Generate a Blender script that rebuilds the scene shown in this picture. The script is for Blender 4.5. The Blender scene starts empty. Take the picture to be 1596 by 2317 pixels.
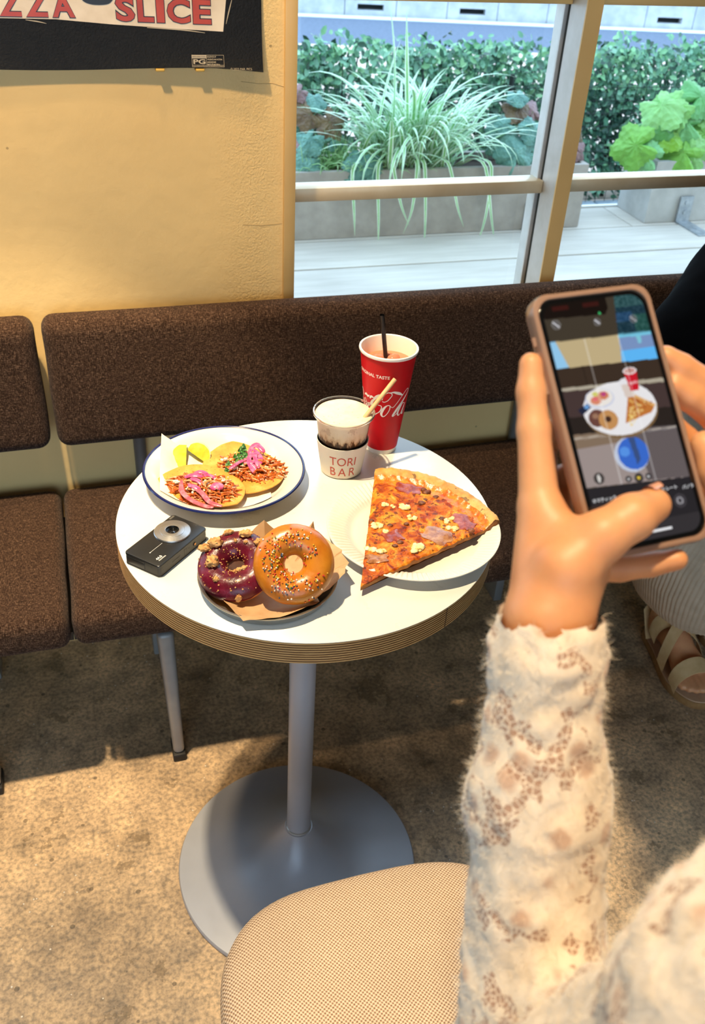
import bpy, bmesh, math, random
import numpy as np
from mathutils import Vector, Matrix, noise
C = bpy.context.scene.collection
sc = bpy.context.scene
random.seed(7); np.random.seed(7)
PI = math.pi

def S(r, g, b):
    def f(c):
        c /= 255.0
        return c/12.92 if c <= 0.04045 else ((c+0.055)/1.055)**2.4
    return (f(r), f(g), f(b), 1.0)

# ------------------------------------------------------------------ camera
CAM = Vector((-0.2609, -0.9912, 1.5232))
cam_d = bpy.data.cameras.new('camera'); cam = bpy.data.objects.new('camera', cam_d); C.objects.link(cam)
yaw, pitch, roll = math.radians(-18.1709), math.radians(35.3659), math.radians(3.5500)
fw = Vector((-math.sin(yaw)*math.cos(pitch), math.cos(yaw)*math.cos(pitch), -math.sin(pitch)))
r0 = Vector((math.cos(yaw), math.sin(yaw), 0)); u0 = r0.cross(fw)
rt = math.cos(roll)*r0 + math.sin(roll)*u0; up = -math.sin(roll)*r0 + math.cos(roll)*u0
mw = Matrix((rt, up, -fw)).transposed().to_4x4(); mw.translation = CAM
cam.matrix_world = mw
cam_d.sensor_fit = 'HORIZONTAL'; cam_d.sensor_width = 36; cam_d.lens = 36*2107.12/1596
cam_d.clip_start = 0.02
cam_d.dof.use_dof = True; cam_d.dof.focus_distance = 1.16; cam_d.dof.aperture_fstop = 14
sc.camera = cam

# ------------------------------------------------------------------ light and exposure
sc.view_settings.view_transform = 'Standard'; sc.view_settings.look = 'None'
sc.view_settings.exposure = 0.0; sc.view_settings.gamma = 1.0; sc.view_settings.use_curve_mapping = False
w = bpy.data.worlds.new('overcast_sky'); sc.world = w; w.use_nodes = True
bg = w.node_tree.nodes['Background']; bg.inputs[0].default_value = (0.56, 0.78, 1.0, 1); bg.inputs[1].default_value = 3.7

def lamp(name, kind, loc, target, energy, color, **kw):
    d = bpy.data.lights.new(name, kind); o = bpy.data.objects.new(name, d); C.objects.link(o)
    o.location = loc; d.energy = energy; d.color = color
    o.rotation_euler = (Vector(target)-Vector(loc)).to_track_quat('-Z', 'Y').to_euler()
    for k, v in kw.items(): setattr(d, k, v)
    return o
WARM = (1.0, 0.66, 0.30)
lamp('warm_spot', 'SPOT', (-0.49, -0.08, 2.70), (-0.375, 0.055, 0.0), 280, (1.0, 0.80, 0.52), spot_size=math.radians(42.5), spot_blend=0.18, shadow_soft_size=0.03)
lamp('warm_spot', 'SPOT', (-0.62, -0.05, 2.70), (-0.30, 0.69, 1.10), 160, (1.0, 0.74, 0.44), spot_size=math.radians(54), spot_blend=0.75, shadow_soft_size=0.05)  # extra unseen head added beside the table spot to light wall and poster
for x_ in (-0.75, -0.15, 0.45, 1.05):
    lamp('wall_fill_spot', 'SPOT', (x_, 0.33, 2.70), (x_, 0.69, 1.15), 36, (1.0, 0.74, 0.44), spot_size=math.radians(37), spot_blend=0.6, shadow_soft_size=0.05)  # added row of unseen spots that brightens only the wall and window frame
lamp('warm_spot', 'SPOT', (-0.20, -0.75, 2.70), (0.0, -0.70, 1.1), 135, (1.0, 0.76, 0.48), spot_size=math.radians(23), spot_blend=0.6, shadow_soft_size=0.05)  # unseen spot added to brighten the hand, sleeve and stool
lamp('storefront_daylight', 'AREA', (-0.6, -3.25, 1.35), (-0.3, 0.3, 0.9), 16, (0.66, 0.80, 1.0), shape='RECTANGLE', size=3.6, size_y=1.9)

# ------------------------------------------------------------------ material helpers
def mat(name, col, rough=0.5, metal=0.0, spec=0.5, fn=None, **kw):
    m = bpy.data.materials.new(name); m.use_nodes = True
    nt = m.node_tree; b = nt.nodes['Principled BSDF']
    b.inputs['Base Color'].default_value = col; b.inputs['Roughness'].default_value = rough
    b.inputs['Metallic'].default_value = metal; b.inputs['Specular IOR Level'].default_value = spec
    for k, v in kw.items(): b.inputs[k.replace('_', ' ')].default_value = v
    if fn: fn(NT(nt, b))
    return m

class NT:
    def __init__(s, nt, b): s.nt = nt; s.b = b; s._co = None
    def n(s, t, **kw):
        x = s.nt.nodes.new(t)
        for k, v in kw.items():
            if hasattr(x, k): setattr(x, k, v)
            else: x.inputs[k.replace('_', ' ')].default_value = v
        return x
    def l(s, a, b): s.nt.links.new(a, b)
    def co(s, kind='Object', scale=(1, 1, 1), rot=(0, 0, 0)):
        tc = s.n('ShaderNodeTexCoord'); mp = s.n('ShaderNodeMapping')
        mp.inputs['Scale'].default_value = scale; mp.inputs['Rotation'].default_value = rot
        s.l(tc.outputs[kind], mp.inputs[0]); return mp.outputs[0]
    def noise(s, scale, detail=4, rough=0.55, co=None, dist=0.0):
        x = s.n('ShaderNodeTexNoise'); x.inputs['Scale'].default_value = scale; x.inputs['Detail'].default_value = detail
        x.inputs['Roughness'].default_value = rough; x.inputs['Distortion'].default_value = dist
        s.l(co if co is not None else s.co(), x.inputs['Vector']); return x.outputs['Fac']
    def voro(s, scale, feature='F1', out='Distance', co=None, rand=1.0):
        x = s.n('ShaderNodeTexVoronoi'); x.feature = feature; x.inputs['Scale'].default_value = scale
        x.inputs['Randomness'].default_value = rand
        s.l(co if co is not None else s.co(), x.inputs['Vector']); return x.outputs[out]
    def wave(s, scale, co=None, dir='X', dist=0.0, dscale=1.0, profile='SIN'):
        x = s.n('ShaderNodeTexWave'); x.bands_direction = dir; x.wave_profile = profile
        x.inputs['Scale'].default_value = scale; x.inputs['Distortion'].default_value = dist
        x.inputs['Detail Scale'].default_value = dscale
        s.l(co if co is not None else s.co(), x.inputs['Vector']); return x.outputs['Fac']
    def ramp(s, fac, stops, interp='LINEAR'):
        r = s.n('ShaderNodeValToRGB'); e = r.color_ramp.elements; r.color_ramp.interpolation = interp
        while len(e) < len(stops): e.new(0.5)
        for el, (p, c) in zip(e, stops): el.position = p; el.color = c if len(c) == 4 else (*c, 1)
        s.l(fac, r.inputs[0]); return r.outputs[0]
    def m(s, op, a, b=None, clamp=False):
        x = s.n('ShaderNodeMath'); x.operation = op; x.use_clamp = clamp
        for i, q in enumerate((a, b)):
            if q is None: continue
            if isinstance(q, (int, float)): x.inputs[i].default_value = q
            else: s.l(q, x.inputs[i])
        return x.outputs[0]
    def mix(s, fac, a, b, mode='MIX'):
        x = s.n('ShaderNodeMix'); x.data_type = 'RGBA'; x.blend_type = mode
        for i, q in ((0, fac), (6, a), (7, b)):
            if isinstance(q, (int, float)): x.inputs[i].default_value = q
            elif isinstance(q, tuple): x.inputs[i].default_value = q
            else: s.l(q, x.inputs[i])
        return x.outputs[2]
    def col(s, c): s.l(c, s.b.inputs['Base Color'])
    def rough(s, c): s.l(c, s.b.inputs['Roughness'])
    def bump(s, h, strength=0.3, dist=0.002):
        x = s.n('ShaderNodeBump'); x.inputs['Strength'].default_value = strength; x.inputs['Distance'].default_value = dist
        s.l(h, x.inputs['Height']); s.l(x.outputs[0], s.b.inputs['Normal'])
    def xyz(s, kind='Object'):
        tc = s.n('ShaderNodeTexCoord'); x = s.n('ShaderNodeSeparateXYZ'); s.l(tc.outputs[kind], x.inputs[0]); return x.outputs

def G(v): return (v, v, v, 1)
def noisy(name, c1, c2, scale=20, rough=0.6, bump=0.0, bscale=None, metal=0.0, lo=0.35, hi=0.65, dist=0.002, detail=5, **kw):
    def fn(t):
        f = t.noise(scale, detail)
        t.col(t.ramp(f, [(lo, c1), (hi, c2)]))
        if bump: t.bump(t.noise(bscale or scale*2, 5), bump, dist)
    return mat(name, c1, rough, metal, fn=fn, **kw)

# ------------------------------------------------------------------ mesh helpers
ORG = {}
def origin(o):
    return ORG.get(o.name, Vector((0, 0, 0))) if o else Vector((0, 0, 0))
def tag(o, label=None, cat=None, group=None, kind=None):
    if label: o['label'] = label
    if cat: o['category'] = cat
    if group: o['group'] = group
    if kind: o['kind'] = kind
    return o
def thing(name, label, cat, loc, group=None):
    o = bpy.data.objects.new(name, None); C.objects.link(o); o.location = loc; o.empty_display_size = 0.05
    ORG[o.name] = Vector(loc)
    return tag(o, label, cat, group)

class MB:
    def __init__(s): s.v = []; s.f = []; s.mi = []
    def add(s, vs, fs, mi=0):
        b = len(s.v); s.v += [tuple(v) for v in vs]; s.f += [tuple(i+b for i in f) for f in fs]; s.mi += [mi]*len(fs)
        return s
    def box(s, c, d, mi=0, M=None):
        x, y, z = c; a, b, h = d[0]/2, d[1]/2, d[2]/2
        vs = [Vector((sx*a, sy*b, sz*h)) for sx in (-1, 1) for sy in (-1, 1) for sz in (-1, 1)]
        vs = [(M @ v if M else v) + Vector(c) for v in vs]
        return s.add(vs, [(0,1,3,2),(4,6,7,5),(0,4,5,1),(2,3,7,6),(0,2,6,4),(1,5,7,3)], mi)
    def box2(s, x0, x1, y0, y1, z0, z1, mi=0):
        return s.box(((x0+x1)/2, (y0+y1)/2, (z0+z1)/2), (x1-x0, y1-y0, z1-z0), mi)
    def lathe(s, prof, c=(0, 0, 0), n=48, mi=0, caps=True, fn=None, mis=None):
        cx, cy, cz = c; vs = []; fs = []; m_ = []
        for r, z in prof:
            for i in range(n):
                a = 2*PI*i/n; rr, zz = (r, z) if fn is None else fn(r, z, a)
                vs.append((cx+rr*math.cos(a), cy+rr*math.sin(a), cz+zz))
        for j in range(len(prof)-1):
            for i in range(n):
                k = (i+1) % n; fs.append((j*n+i, j*n+k, (j+1)*n+k, (j+1)*n+i)); m_.append(mis[j] if mis else mi)
        if caps:
            if prof[0][0] > 1e-6: fs.append(tuple(range(n-1, -1, -1))); m_.append(mis[0] if mis else mi)
            if prof[-1][0] > 1e-6: fs.append(tuple((len(prof)-1)*n+i for i in range(n))); m_.append(mis[-1] if mis else mi)
        b = len(s.mi); s.add(vs, fs, 0); s.mi[b:] = m_
        return s
    def tube(s, pts, rad, n=10, mi=0, caps=True, flat=1.0, upv=None):
        pts = [Vector(p) for p in pts]; N = len(pts)
        rad = rad if isinstance(rad, (list, tuple)) else [rad]*N
        vs = []; fs = []; prev = None
        for i, p in enumerate(pts):
            t = (pts[min(i+1, N-1)]-pts[max(i-1, 0)]).normalized()
            if prev is None:
                a = Vector(upv) if upv else (Vector((0, 0, 1)) if abs(t.z) < 0.9 else Vector((1, 0, 0)))
                e = (a - t*a.dot(t)).normalized()
            else: e = (prev - t*prev.dot(t)).normalized()
            prev = e; g = t.cross(e)
            for k in range(n):
                q = 2*PI*k/n; vs.append(p + (e*math.cos(q)*flat + g*math.sin(q))*rad[i])
        for i in range(N-1):
            for k in range(n):
                h = (k+1) % n; fs.append((i*n+k, i*n+h, (i+1)*n+h, (i+1)*n+k))
        if caps: fs.append(tuple(range(n-1, -1, -1))); fs.append(tuple((N-1)*n+k for k in range(n)))
        return s.add(vs, fs, mi)
    def prism(s, poly, z0, z1, mi=0):
        n = len(poly); vs = [(x, y, z0) for x, y in poly]+[(x, y, z1) for x, y in poly]
        fs = [tuple(range(n-1, -1, -1)), tuple(range(n, 2*n))]+[(i, (i+1) % n, n+(i+1) % n, n+i) for i in range(n)]
        return s.add(vs, fs, mi)
    def blob(s, c, r, seed=0, amp=0.25, n=8, mi=0, fr=1.5):
        c = Vector(c); r = Vector(r) if not isinstance(r, (int, float)) else Vector((r, r, r)); vs = []; fs = []
        R = n//2+1
        for j in range(R+1):
            th = PI*j/R
            for i in range(n):
                ph = 2*PI*i/n; d = Vector((math.sin(th)*math.cos(ph), math.sin(th)*math.sin(ph), math.cos(th)))
                k = 1+amp*noise.noise(d*fr+Vector((seed*3.1, seed*1.7, seed)))*2
                vs.append(c+Vector((d.x*r.x, d.y*r.y, d.z*r.z))*k)
        for j in range(R):
            for i in range(n):
                k = (i+1) % n; fs.append((j*n+i, (j+1)*n+i, (j+1)*n+k, j*n+k))
        return s.add(vs, fs, mi)
    def xf(s, M):
        s.v = [tuple(M @ Vector(v)) for v in s.v]; return s
    def mesh(s, name, mats, o=Vector((0, 0, 0)), smooth=True, angle=40):
        me = bpy.data.meshes.new(name)
        me.from_pydata([(v[0]-o[0], v[1]-o[1], v[2]-o[2]) for v in s.v], [], s.f)
        for m_ in (mats if isinstance(mats, (list, tuple)) else [mats]): me.materials.append(m_)
        me.polygons.foreach_set('material_index', s.mi)
        if smooth:
            me.polygons.foreach_set('use_smooth', [True]*len(s.f))
            if angle: me.set_sharp_from_angle(angle=math.radians(angle))
        me.update(); return me
    def build(s, name, mats, parent=None, loc=None, smooth=True, angle=40, bevel=0, seg=3, weld=False):
        o = origin(parent) if parent else (Vector(loc) if loc is not None else Vector((0, 0, 0)))
        me = s.mesh(name, mats, o, smooth, angle if not bevel else 0)
        ob = bpy.data.objects.new(name, me); C.objects.link(ob)
        if parent: ob.parent = parent
        else: ob.location = o
        ORG[ob.name] = o
        if bevel or weld:
            bm = bmesh.new(); bm.from_mesh(me)
            if weld: bmesh.ops.remove_doubles(bm, verts=bm.verts, dist=1e-6)
            bmesh.ops.recalc_face_normals(bm, faces=bm.faces)
            if bevel:
                es = [e for e in bm.edges if len(e.link_faces) == 2 and e.calc_face_angle(0) > 0.6]
                bmesh.ops.bevel(bm, geom=es, offset=bevel, segments=seg, profile=0.5, affect='EDGES', clamp_overlap=True)
            bm.to_mesh(me); bm.free()
            if smooth: me.polygons.foreach_set('use_smooth', [True]*len(me.polygons)); me.set_sharp_from_angle(angle=math.radians(angle))
        return ob

def rrect(w, h, r, n=6):
    P = []
    for cx, cy, a0 in ((w/2-r, h/2-r, 0), (-w/2+r, h/2-r, 90), (-w/2+r, -h/2+r, 180), (w/2-r, -h/2+r, 270)):
        for i in range(n+1):
            a = math.radians(a0+90*i/n); P.append((cx+r*math.cos(a), cy+r*math.sin(a)))
    return P

def text2d(txt, size=1.0, bold=0.0, align='LEFT', spacing=1.0):
    cu = bpy.data.curves.new('lettering', 'FONT'); cu.body = txt; cu.size = size; cu.offset = bold
    cu.align_x = align; cu.space_character = spacing; cu.resolution_u = 3
    ob = bpy.data.objects.new('lettering', cu); C.objects.link(ob)
    dg = bpy.context.evaluated_depsgraph_get(); me = ob.evaluated_get(dg).to_mesh()
    bm = bmesh.new(); bm.from_mesh(me); bmesh.ops.triangulate(bm, faces=bm.faces)
    for _ in range(4):
        es = [e for e in bm.edges if e.calc_length() > 0.16*size]
        if not es: break
        bmesh.ops.subdivide_edges(bm, edges=es, cuts=1); bmesh.ops.triangulate(bm, faces=bm.faces)
    bm.verts.index_update(); vs = [tuple(v.co) for v in bm.verts]; fs = [tuple(v.index for v in f.verts) for f in bm.faces]; bm.free()
    ob.evaluated_get(dg).to_mesh_clear(); bpy.data.objects.remove(ob); bpy.data.curves.remove(cu)
    return vs, fs
def put_text(mb, txt, size, fn, bold=0.0, align='LEFT', spacing=1.0, mi=0):
    vs, fs = text2d(txt, 1.0, bold, align, spacing)
    mb.add([fn(v[0]*size, v[1]*size) for v in vs], fs, mi)
def ribbon(mb, pts, fn, mi=0, n=6):
    """pts: (x, y, half width); smoothed with Catmull-Rom, mapped by fn"""
    P = [np.array(p, float) for p in pts]; Q = []
    for i in range(len(P)-1):
        a, b, c, d = P[max(i-1, 0)], P[i], P[i+1], P[min(i+2, len(P)-1)]
        for k in range(n):
            t = k/n; Q.append(0.5*((2*b)+(-a+c)*t+(2*a-5*b+4*c-d)*t*t+(-a+3*b-3*c+d)*t**3))
    Q.append(P[-1]); vs = []
    for i, q in enumerate(Q):
        t = Q[min(i+1, len(Q)-1)][:2]-Q[max(i-1, 0)][:2]; L = np.hypot(*t)+1e-9; nn = np.array([-t[1], t[0]])/L
        for sgn in (1, -1):
            e = q[:2]+nn*sgn*q[2]; vs.append(fn(e[0], e[1]))
    mb.add(vs, [(2*i, 2*i+1, 2*i+3, 2*i+2) for i in range(len(Q)-1)], mi)

# --- implicit surface mesher: smooth union of tapered capsules / ellipsoids, polygonised with surface nets
def sdf_eval(prims, X, Y, Z):
    d = None
    for pr in prims:
        if pr[0] == 'e':
            _, c, r, k = pr
            q = np.sqrt(((X-c[0])/r[0])**2+((Y-c[1])/r[1])**2+((Z-c[2])/r[2])**2)
            di = (q-1)*min(r)
        else:
            a, b, ra, rb, k = pr; a = np.array(a, float); b = np.array(b, float); ba = b-a; L = ba@ba+1e-12
            px, py, pz = X-a[0], Y-a[1], Z-a[2]
            t = np.clip((px*ba[0]+py*ba[1]+pz*ba[2])/L, 0, 1)
            di = np.sqrt((px-t*ba[0])**2+(py-t*ba[1])**2+(pz-t*ba[2])**2)-(ra+(rb-ra)*t)
        if d is None: d = di
        else:
            h = np.clip(0.5+0.5*(d-di)/k, 0, 1); d = d*(1-h)+di*h-k*h*(1-h)
    return d
def sdf_mesh(prims, res, pad=0.02, cut=None):
    lo = np.full(3, 1e9); hi = -lo
    for pr in prims:
        if pr[0] == 'e': a = b = np.array(pr[1]); ra = rb = max(pr[2])
        else: a, b, ra, rb = np.array(pr[0]), np.array(pr[1]), pr[2], pr[3]
        lo = np.minimum(lo, np.minimum(a-ra, b-rb)); hi = np.maximum(hi, np.maximum(a+ra, b+rb))
    lo -= pad; hi += pad; n = np.ceil((hi-lo)/res).astype(int)+1
    g = [lo[i]+res*np.arange(n[i], dtype=np.float32) for i in range(3)]
    X, Y, Z = np.meshgrid(*g, indexing='ij', sparse=True)
    d = sdf_eval(prims, X, Y, Z).astype(np.float32)
    if cut is not None: d = np.maximum(d, cut(X, Y, Z))
    ins = d < 0
    corner = [ins[i:n[0]-1+i, j:n[1]-1+j, k:n[2]-1+k] for i in (0, 1) for j in (0, 1) for k in (0, 1)]
    sm = sum(c.astype(np.int8) for c in corner); act = (sm > 0) & (sm < 8)
    idx = -np.ones(act.shape, int); cells = np.argwhere(act); idx[act] = np.arange(len(cells))
    acc = np.zeros((len(cells), 3)); cnt = np.zeros(len(cells))
    cs = [(0,0,0),(1,0,0),(0,1,0),(1,1,0),(0,0,1),(1,0,1),(0,1,1),(1,1,1)]
    for a in range(8):
        for b in range(a+1, 8):
            if sum(abs(cs[a][i]-cs[b][i]) for i in range(3)) != 1: continue
            da = d[tuple((cells+cs[a]).T)]; db = d[tuple((cells+cs[b]).T)]; mk = (da < 0) != (db < 0)
            t = np.where(mk, da/np.where(mk, da-db, 1), 0)
            pos = np.array(cs[a])+t[:, None]*(np.array(cs[b])-np.array(cs[a])); acc += pos*mk[:, None]; cnt += mk
    V = lo+res*(cells+acc/np.maximum(cnt, 1)[:, None]); F = []
    for ax in range(3):
        o1, o2 = [i for i in range(3) if i != ax]
        sl0 = [slice(None)]*3; sl1 = [slice(None)]*3; sl0[ax] = slice(0, -1); sl1[ax] = slice(1, None)
        A, B = ins[tuple(sl0)], ins[tuple(sl1)]; e = np.argwhere(A != B)
        e = e[(e[:, o1] > 0) & (e[:, o2] > 0) & (e[:, o1] < n[o1]-1) & (e[:, o2] < n[o2]-1)]
        flip = A[tuple(e.T)]
        q = []
        for s1, s2 in ((0, 0), (1, 0), (1, 1), (0, 1)):
            c = e.copy(); c[:, o1] -= s1; c[:, o2] -= s2; q.append(idx[tuple(c.T)])
        q = np.stack(q, 1)
        if ax == 1: flip = ~flip
        q[flip] = q[flip][:, ::-1]
        F.append(q)
    F = np.concatenate(F)[:, ::-1]
    return V, F
def smooth_mesh(V, F, it=2, lam=0.5):
    e = np.concatenate([F[:, [0, 1]], F[:, [1, 2]], F[:, [2, 3]], F[:, [3, 0]]])
    for _ in range(it):
        acc = np.zeros_like(V); cnt = np.zeros(len(V))
        np.add.at(acc, e[:, 0], V[e[:, 1]]); np.add.at(acc, e[:, 1], V[e[:, 0]])
        np.add.at(cnt, e[:, 0], 1); np.add.at(cnt, e[:, 1], 1)
        V = V*(1-lam)+lam*acc/np.maximum(cnt, 1)[:, None]
    return V
def vnormals(V, F):
    nrm = np.cross(V[F[:, 2]]-V[F[:, 0]], V[F[:, 3]]-V[F[:, 1]]); N = np.zeros_like(V)
    for i in range(4): np.add.at(N, F[:, i], nrm)
    return N/(np.linalg.norm(N, axis=1)[:, None]+1e-12)

# ================================================================== SETTING
def structure(o, label=None):
    o['kind'] = 'structure'
    if label: o['label'] = label
    return o

def wall_fn(t):
    co = t.co()
    n1 = t.noise(3.0, 4, co=co)
    base = t.ramp(n1, [(0.3, S(224, 188, 124)), (0.7, S(232, 198, 134))])
    X = t.xyz()
    band = t.m('SUBTRACT', 1.0, t.m('MULTIPLY', t.m('ABSOLUTE', t.m('SUBTRACT', X['X'], 0.065)), 13.0), True)
    spots = t.voro(9.0, co=co)
    spot = t.m('MULTIPLY', t.m('LESS_THAN', spots, 0.022), 0.55)
    base = t.mix(spot, base, S(120, 95, 60))
    t.col(base)
    fine = t.noise(260, 3, co=co); mid = t.noise(34, 4, co=co); big = t.noise(7, 3, co=co)
    h = t.m('ADD', t.m('MULTIPLY', mid, 0.35), t.m('MULTIPLY', fine, t.m('ADD', t.m('MULTIPLY', band, 0.55), 0.07)))
    h = t.m('ADD', h, t.m('MULTIPLY', big, 0.9))
    t.bump(h, 0.45, 0.006)
M_wall = mat('cream_painted_plaster', S(236, 212, 162), 0.62, fn=wall_fn)
M_paint = noisy('cream_gloss_paint', S(214, 174, 110), S(220, 180, 116), 8, 0.35)
M_room = noisy('dark_room_paint', S(84, 74, 62), S(94, 84, 70), 4, 0.8)
M_ceil = noisy('ceiling_paint', S(110, 100, 86), S(120, 110, 94), 5, 0.8)
M_rail = noisy('beige_rail_metal', S(196, 176, 142), S(204, 186, 154), 20, 0.32, metal=0.25)
M_alu = noisy('brushed_frame_metal', S(190, 186, 178), S(200, 196, 190), 30, 0.38, metal=0.35)
M_seal = mat('rubber_seal', S(45, 48, 44), 0.6)

def floor_fn(t):
    co = t.co()
    a = t.noise(2.2, 6, 0.6, co); b = t.noise(14, 6, 0.65, co); c = t.noise(130, 3, 0.6, co)
    base = t.ramp(a, [(0.3, S(112, 103, 92)), (0.5, S(152, 140, 124)), (0.72, S(182, 168, 150))])
    base = t.mix(0.75, base, t.ramp(b, [(0.34, S(92, 82, 68)), (0.5, S(165, 152, 132)), (0.68, S(205, 190, 165))]), 'MULTIPLY')
    base = t.mix(0.6, base, t.ramp(c, [(0.36, S(70, 62, 52)), (0.5, S(190, 176, 156)), (0.66, S(240, 228, 206))]), 'MULTIPLY')
    base = t.mix(1.0, base, (4.1, 4.0, 3.9, 1), 'MULTIPLY')
    base = t.mix(t.m('MULTIPLY', t.m('LESS_THAN', t.noise(9, 5, .7, co), .40), .45), base, S(96, 78, 54)); chips = t.m('LESS_THAN', t.voro(55, co=co), 0.085)
    base = t.mix(t.m('MULTIPLY', chips, t.m('GREATER_THAN', t.noise(5, 3, co=co), 0.52)), base, S(222, 212, 196))
    dark = t.m('LESS_THAN', t.voro(21, co=co), 0.09)
    base = t.mix(t.m('MULTIPLY', dark, 0.6), base, S(52, 46, 38))
    t.col(base); t.rough(t.ramp(b, [(0.3, G(0.42)), (0.7, G(0.7))])); t.bump(t.m('ADD', c, b), 0.25, 0.003)
M_floor = mat('worn_concrete', S(130, 115, 95), 0.55, fn=floor_fn)

mb = MB(); mb.box2(-2.6, 3.3, -3.4, 0.82, -0.12, 0.0); structure(mb.build('floor', M_floor, smooth=False), 'worn brown concrete floor with chips and stains')
mb = MB(); mb.box2(-2.7, 3.4, -3.5, 0.82, 2.75, 2.85); structure(mb.build('ceiling', M_ceil, smooth=False))
mb = MB(); mb.box2(-2.7, -2.6, -3.5, 0.82, 0, 2.75); structure(mb.build('wall_left', M_room, smooth=False))
mb = MB(); mb.box2(3.3, 3.4, -3.5, 0.82, 0, 2.75); structure(mb.build('wall_right', M_room, smooth=False))
mb = MB()
mb.box2(-2.6, -2.4, -3.5, -3.4, 0, 2.75); mb.box2(1.2, 3.3, -3.5, -3.4, 0, 2.75)
mb.box2(-2.4, 1.2, -3.5, -3.4, 0, 0.4); mb.box2(-2.4, 1.2, -3.5, -3.4, 2.3, 2.75)
structure(mb.build('wall_front', M_room, smooth=False))
YW = 0.69
mb = MB()
mb.box2(-0.66, 0.120, YW, 0.82, 0.70, 2.30); mb.box2(-2.6, 3.3, YW, 0.82, 0.0, 0.70)
mb.box2(-2.6, 3.3, YW, 0.82, 2.30, 2.75); mb.box2(-2.6, -2.0, YW, 0.82, 0.70, 2.30); mb.box2(2.60, 3.3, YW, 0.82, 0.70, 2.30)
wall = structure(mb.build('wall_back', M_wall, smooth=False), 'cream plaster wall with blistered paint and hairline cracks')
M_crack = mat('crack_shadow', S(150, 118, 70), 0.9)
for pts in ([(0.046, 1.196), (0.075, 1.193), (0.100, 1.192), (0.121, 1.186)], [(0.045, 0.952), (0.08, 0.949), (0.119, 0.951)]):
    mb = MB(); mb.tube([(x, YW-0.0001, z+0.0007*math.sin(x*900)) for x, z in pts], 0.00035, 5); mb.build('plaster_crack', M_crack, parent=wall)

def glass_mat():
    m = bpy.data.materials.new('window_glass'); m.use_nodes = True; nt = m.node_tree; nt.nodes.clear()
    o = nt.nodes.new('ShaderNodeOutputMaterial'); mx = nt.nodes.new('ShaderNodeMixShader'); a = nt.nodes.new('ShaderNodeBsdfTransparent')
    g = nt.nodes.new('ShaderNodeBsdfGlossy'); f = nt.nodes.new('ShaderNodeFresnel'); f.inputs[0].default_value = 1.45
    a.inputs[0].default_value = (0.97, 0.985, 0.99, 1); g.inputs['Roughness'].default_value = 0.02
    nt.links.new(f.outputs[0], mx.inputs[0]); nt.links.new(a.outputs[0], mx.inputs[1]); nt.links.new(g.outputs[0], mx.inputs[2]); nt.links.new(mx.outputs[0], o.inputs[0])
    return m
M_glass = glass_mat()

def window(name, x0, mulls, x1, label):
    """frame of jambs, mullions, rails and panes standing in the back wall"""
    w_ = thing(name, label, None, (x0, 0.75, 0.70)); structure(w_)
    xs = [x0]
    def bar(n, X0, X1, y0, y1, z0, z1, m=M_paint, bev=0.0015):
        mb = MB(); mb.box2(X0, X1, y0, y1, z0, z1); return mb.build(n, m, parent=w_, bevel=bev, seg=2)
    bar('jamb', x0, x0+0.0215, YW-0.008, 0.80, 0.70, 2.30); bar('jamb', x1-0.0215, x1, YW-0.008, 0.80, 0.70, 2.30)
    edges = [x0+0.0215]
    for m in mulls: edges += [m, m+0.032]
    edges.append(x1-0.0215)
    for m in mulls:
        mb = MB()
        mb.box2(m, m+0.032, YW-0.010, YW-0.006, 0.70, 2.30, 0); mb.box2(m+0.0004, m+0.0316, YW-0.006, 0.742, 0.70, 2.30, 1)
        mb.box2(m+0.0015, m+0.0305, 0.742, 0.752, 0.70, 2.30, 2); mb.box2(m-0.006, m+0.038, 0.752, 0.785, 0.70, 2.30, 1)
        mb.build('mullion', [M_paint, M_alu, M_seal], parent=w_, smooth=False)
    for i in range(0, len(edges), 2):
        a, b = edges[i], edges[i+1]
        bar('rail', a, b, 0.735, 0.778, 0.975, 1.000, M_rail); bar('sill', a, b, 0.70, 0.80, 0.70, 0.735); bar('transom', a, b, 0.735, 0.785, 1.3145, 1.36); bar('head_rail', a, b, 0.72, 0.80, 2.25, 2.30)
        for z0, z1 in ((0.735, 0.975), (1.000, 1.3145), (1.36, 2.25)):
            mb = MB(); mb.add([(a, 0.757, z0), (b, 0.757, z0), (b, 0.757, z1), (a, 0.757, z1)], [(0, 1, 2, 3)]); mb.build('pane', M_glass, parent=w_, smooth=False)
    return w_
window('window_1', 0.120, [0.667, 1.22, 1.78], 2.60, 'cream framed window looking out on planters and a street')
window('window_2', -2.0, [-1.3], -0.66, 'cream framed window beyond the plaster pier')

# ------------------------------------------------------------------ outside
def deck_fn(t):
    co = t.co(scale=(0.5, 5, 1)); a = t.noise(6, 5, 0.6, co); b = t.noise(1.5, 3)
    c = t.mix(0.6, t.ramp(a, [(0.3, S(186, 180, 172)), (0.7, S(206, 201, 194))]), t.ramp(b, [(0.3, S(205, 200, 195)), (0.7, S(255, 252, 245))]), 'MULTIPLY')
    t.col(c); t.bump(a, 0.12, 0.002)
M_deck = mat('weathered_decking', S(196, 190, 182), 0.7, fn=deck_fn)
M_ground = noisy('street_paving', S(150, 158, 166), S(172, 178, 184), 5, 0.85)
M_pave = noisy('sun_tinted_footpath', S(214, 190, 176), S(226, 204, 190), 9, 0.9)  # sunlight on the path is put into this pale pinkish colour
M_asph = noisy('asphalt', S(86, 98, 118), S(100, 112, 132), 25, 0.9, bump=0.2, bscale=200)
M_line = mat('road_paint', S(232, 234, 236), 0.8)
M_conc = noisy('planter_concrete', S(150, 144, 138), S(170, 164, 158), 12, 0.85, bump=0.15, bscale=120)
M_kerb = noisy('kerb_concrete', S(168, 174, 178), S(196, 200, 202), 6, 0.85)
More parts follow.
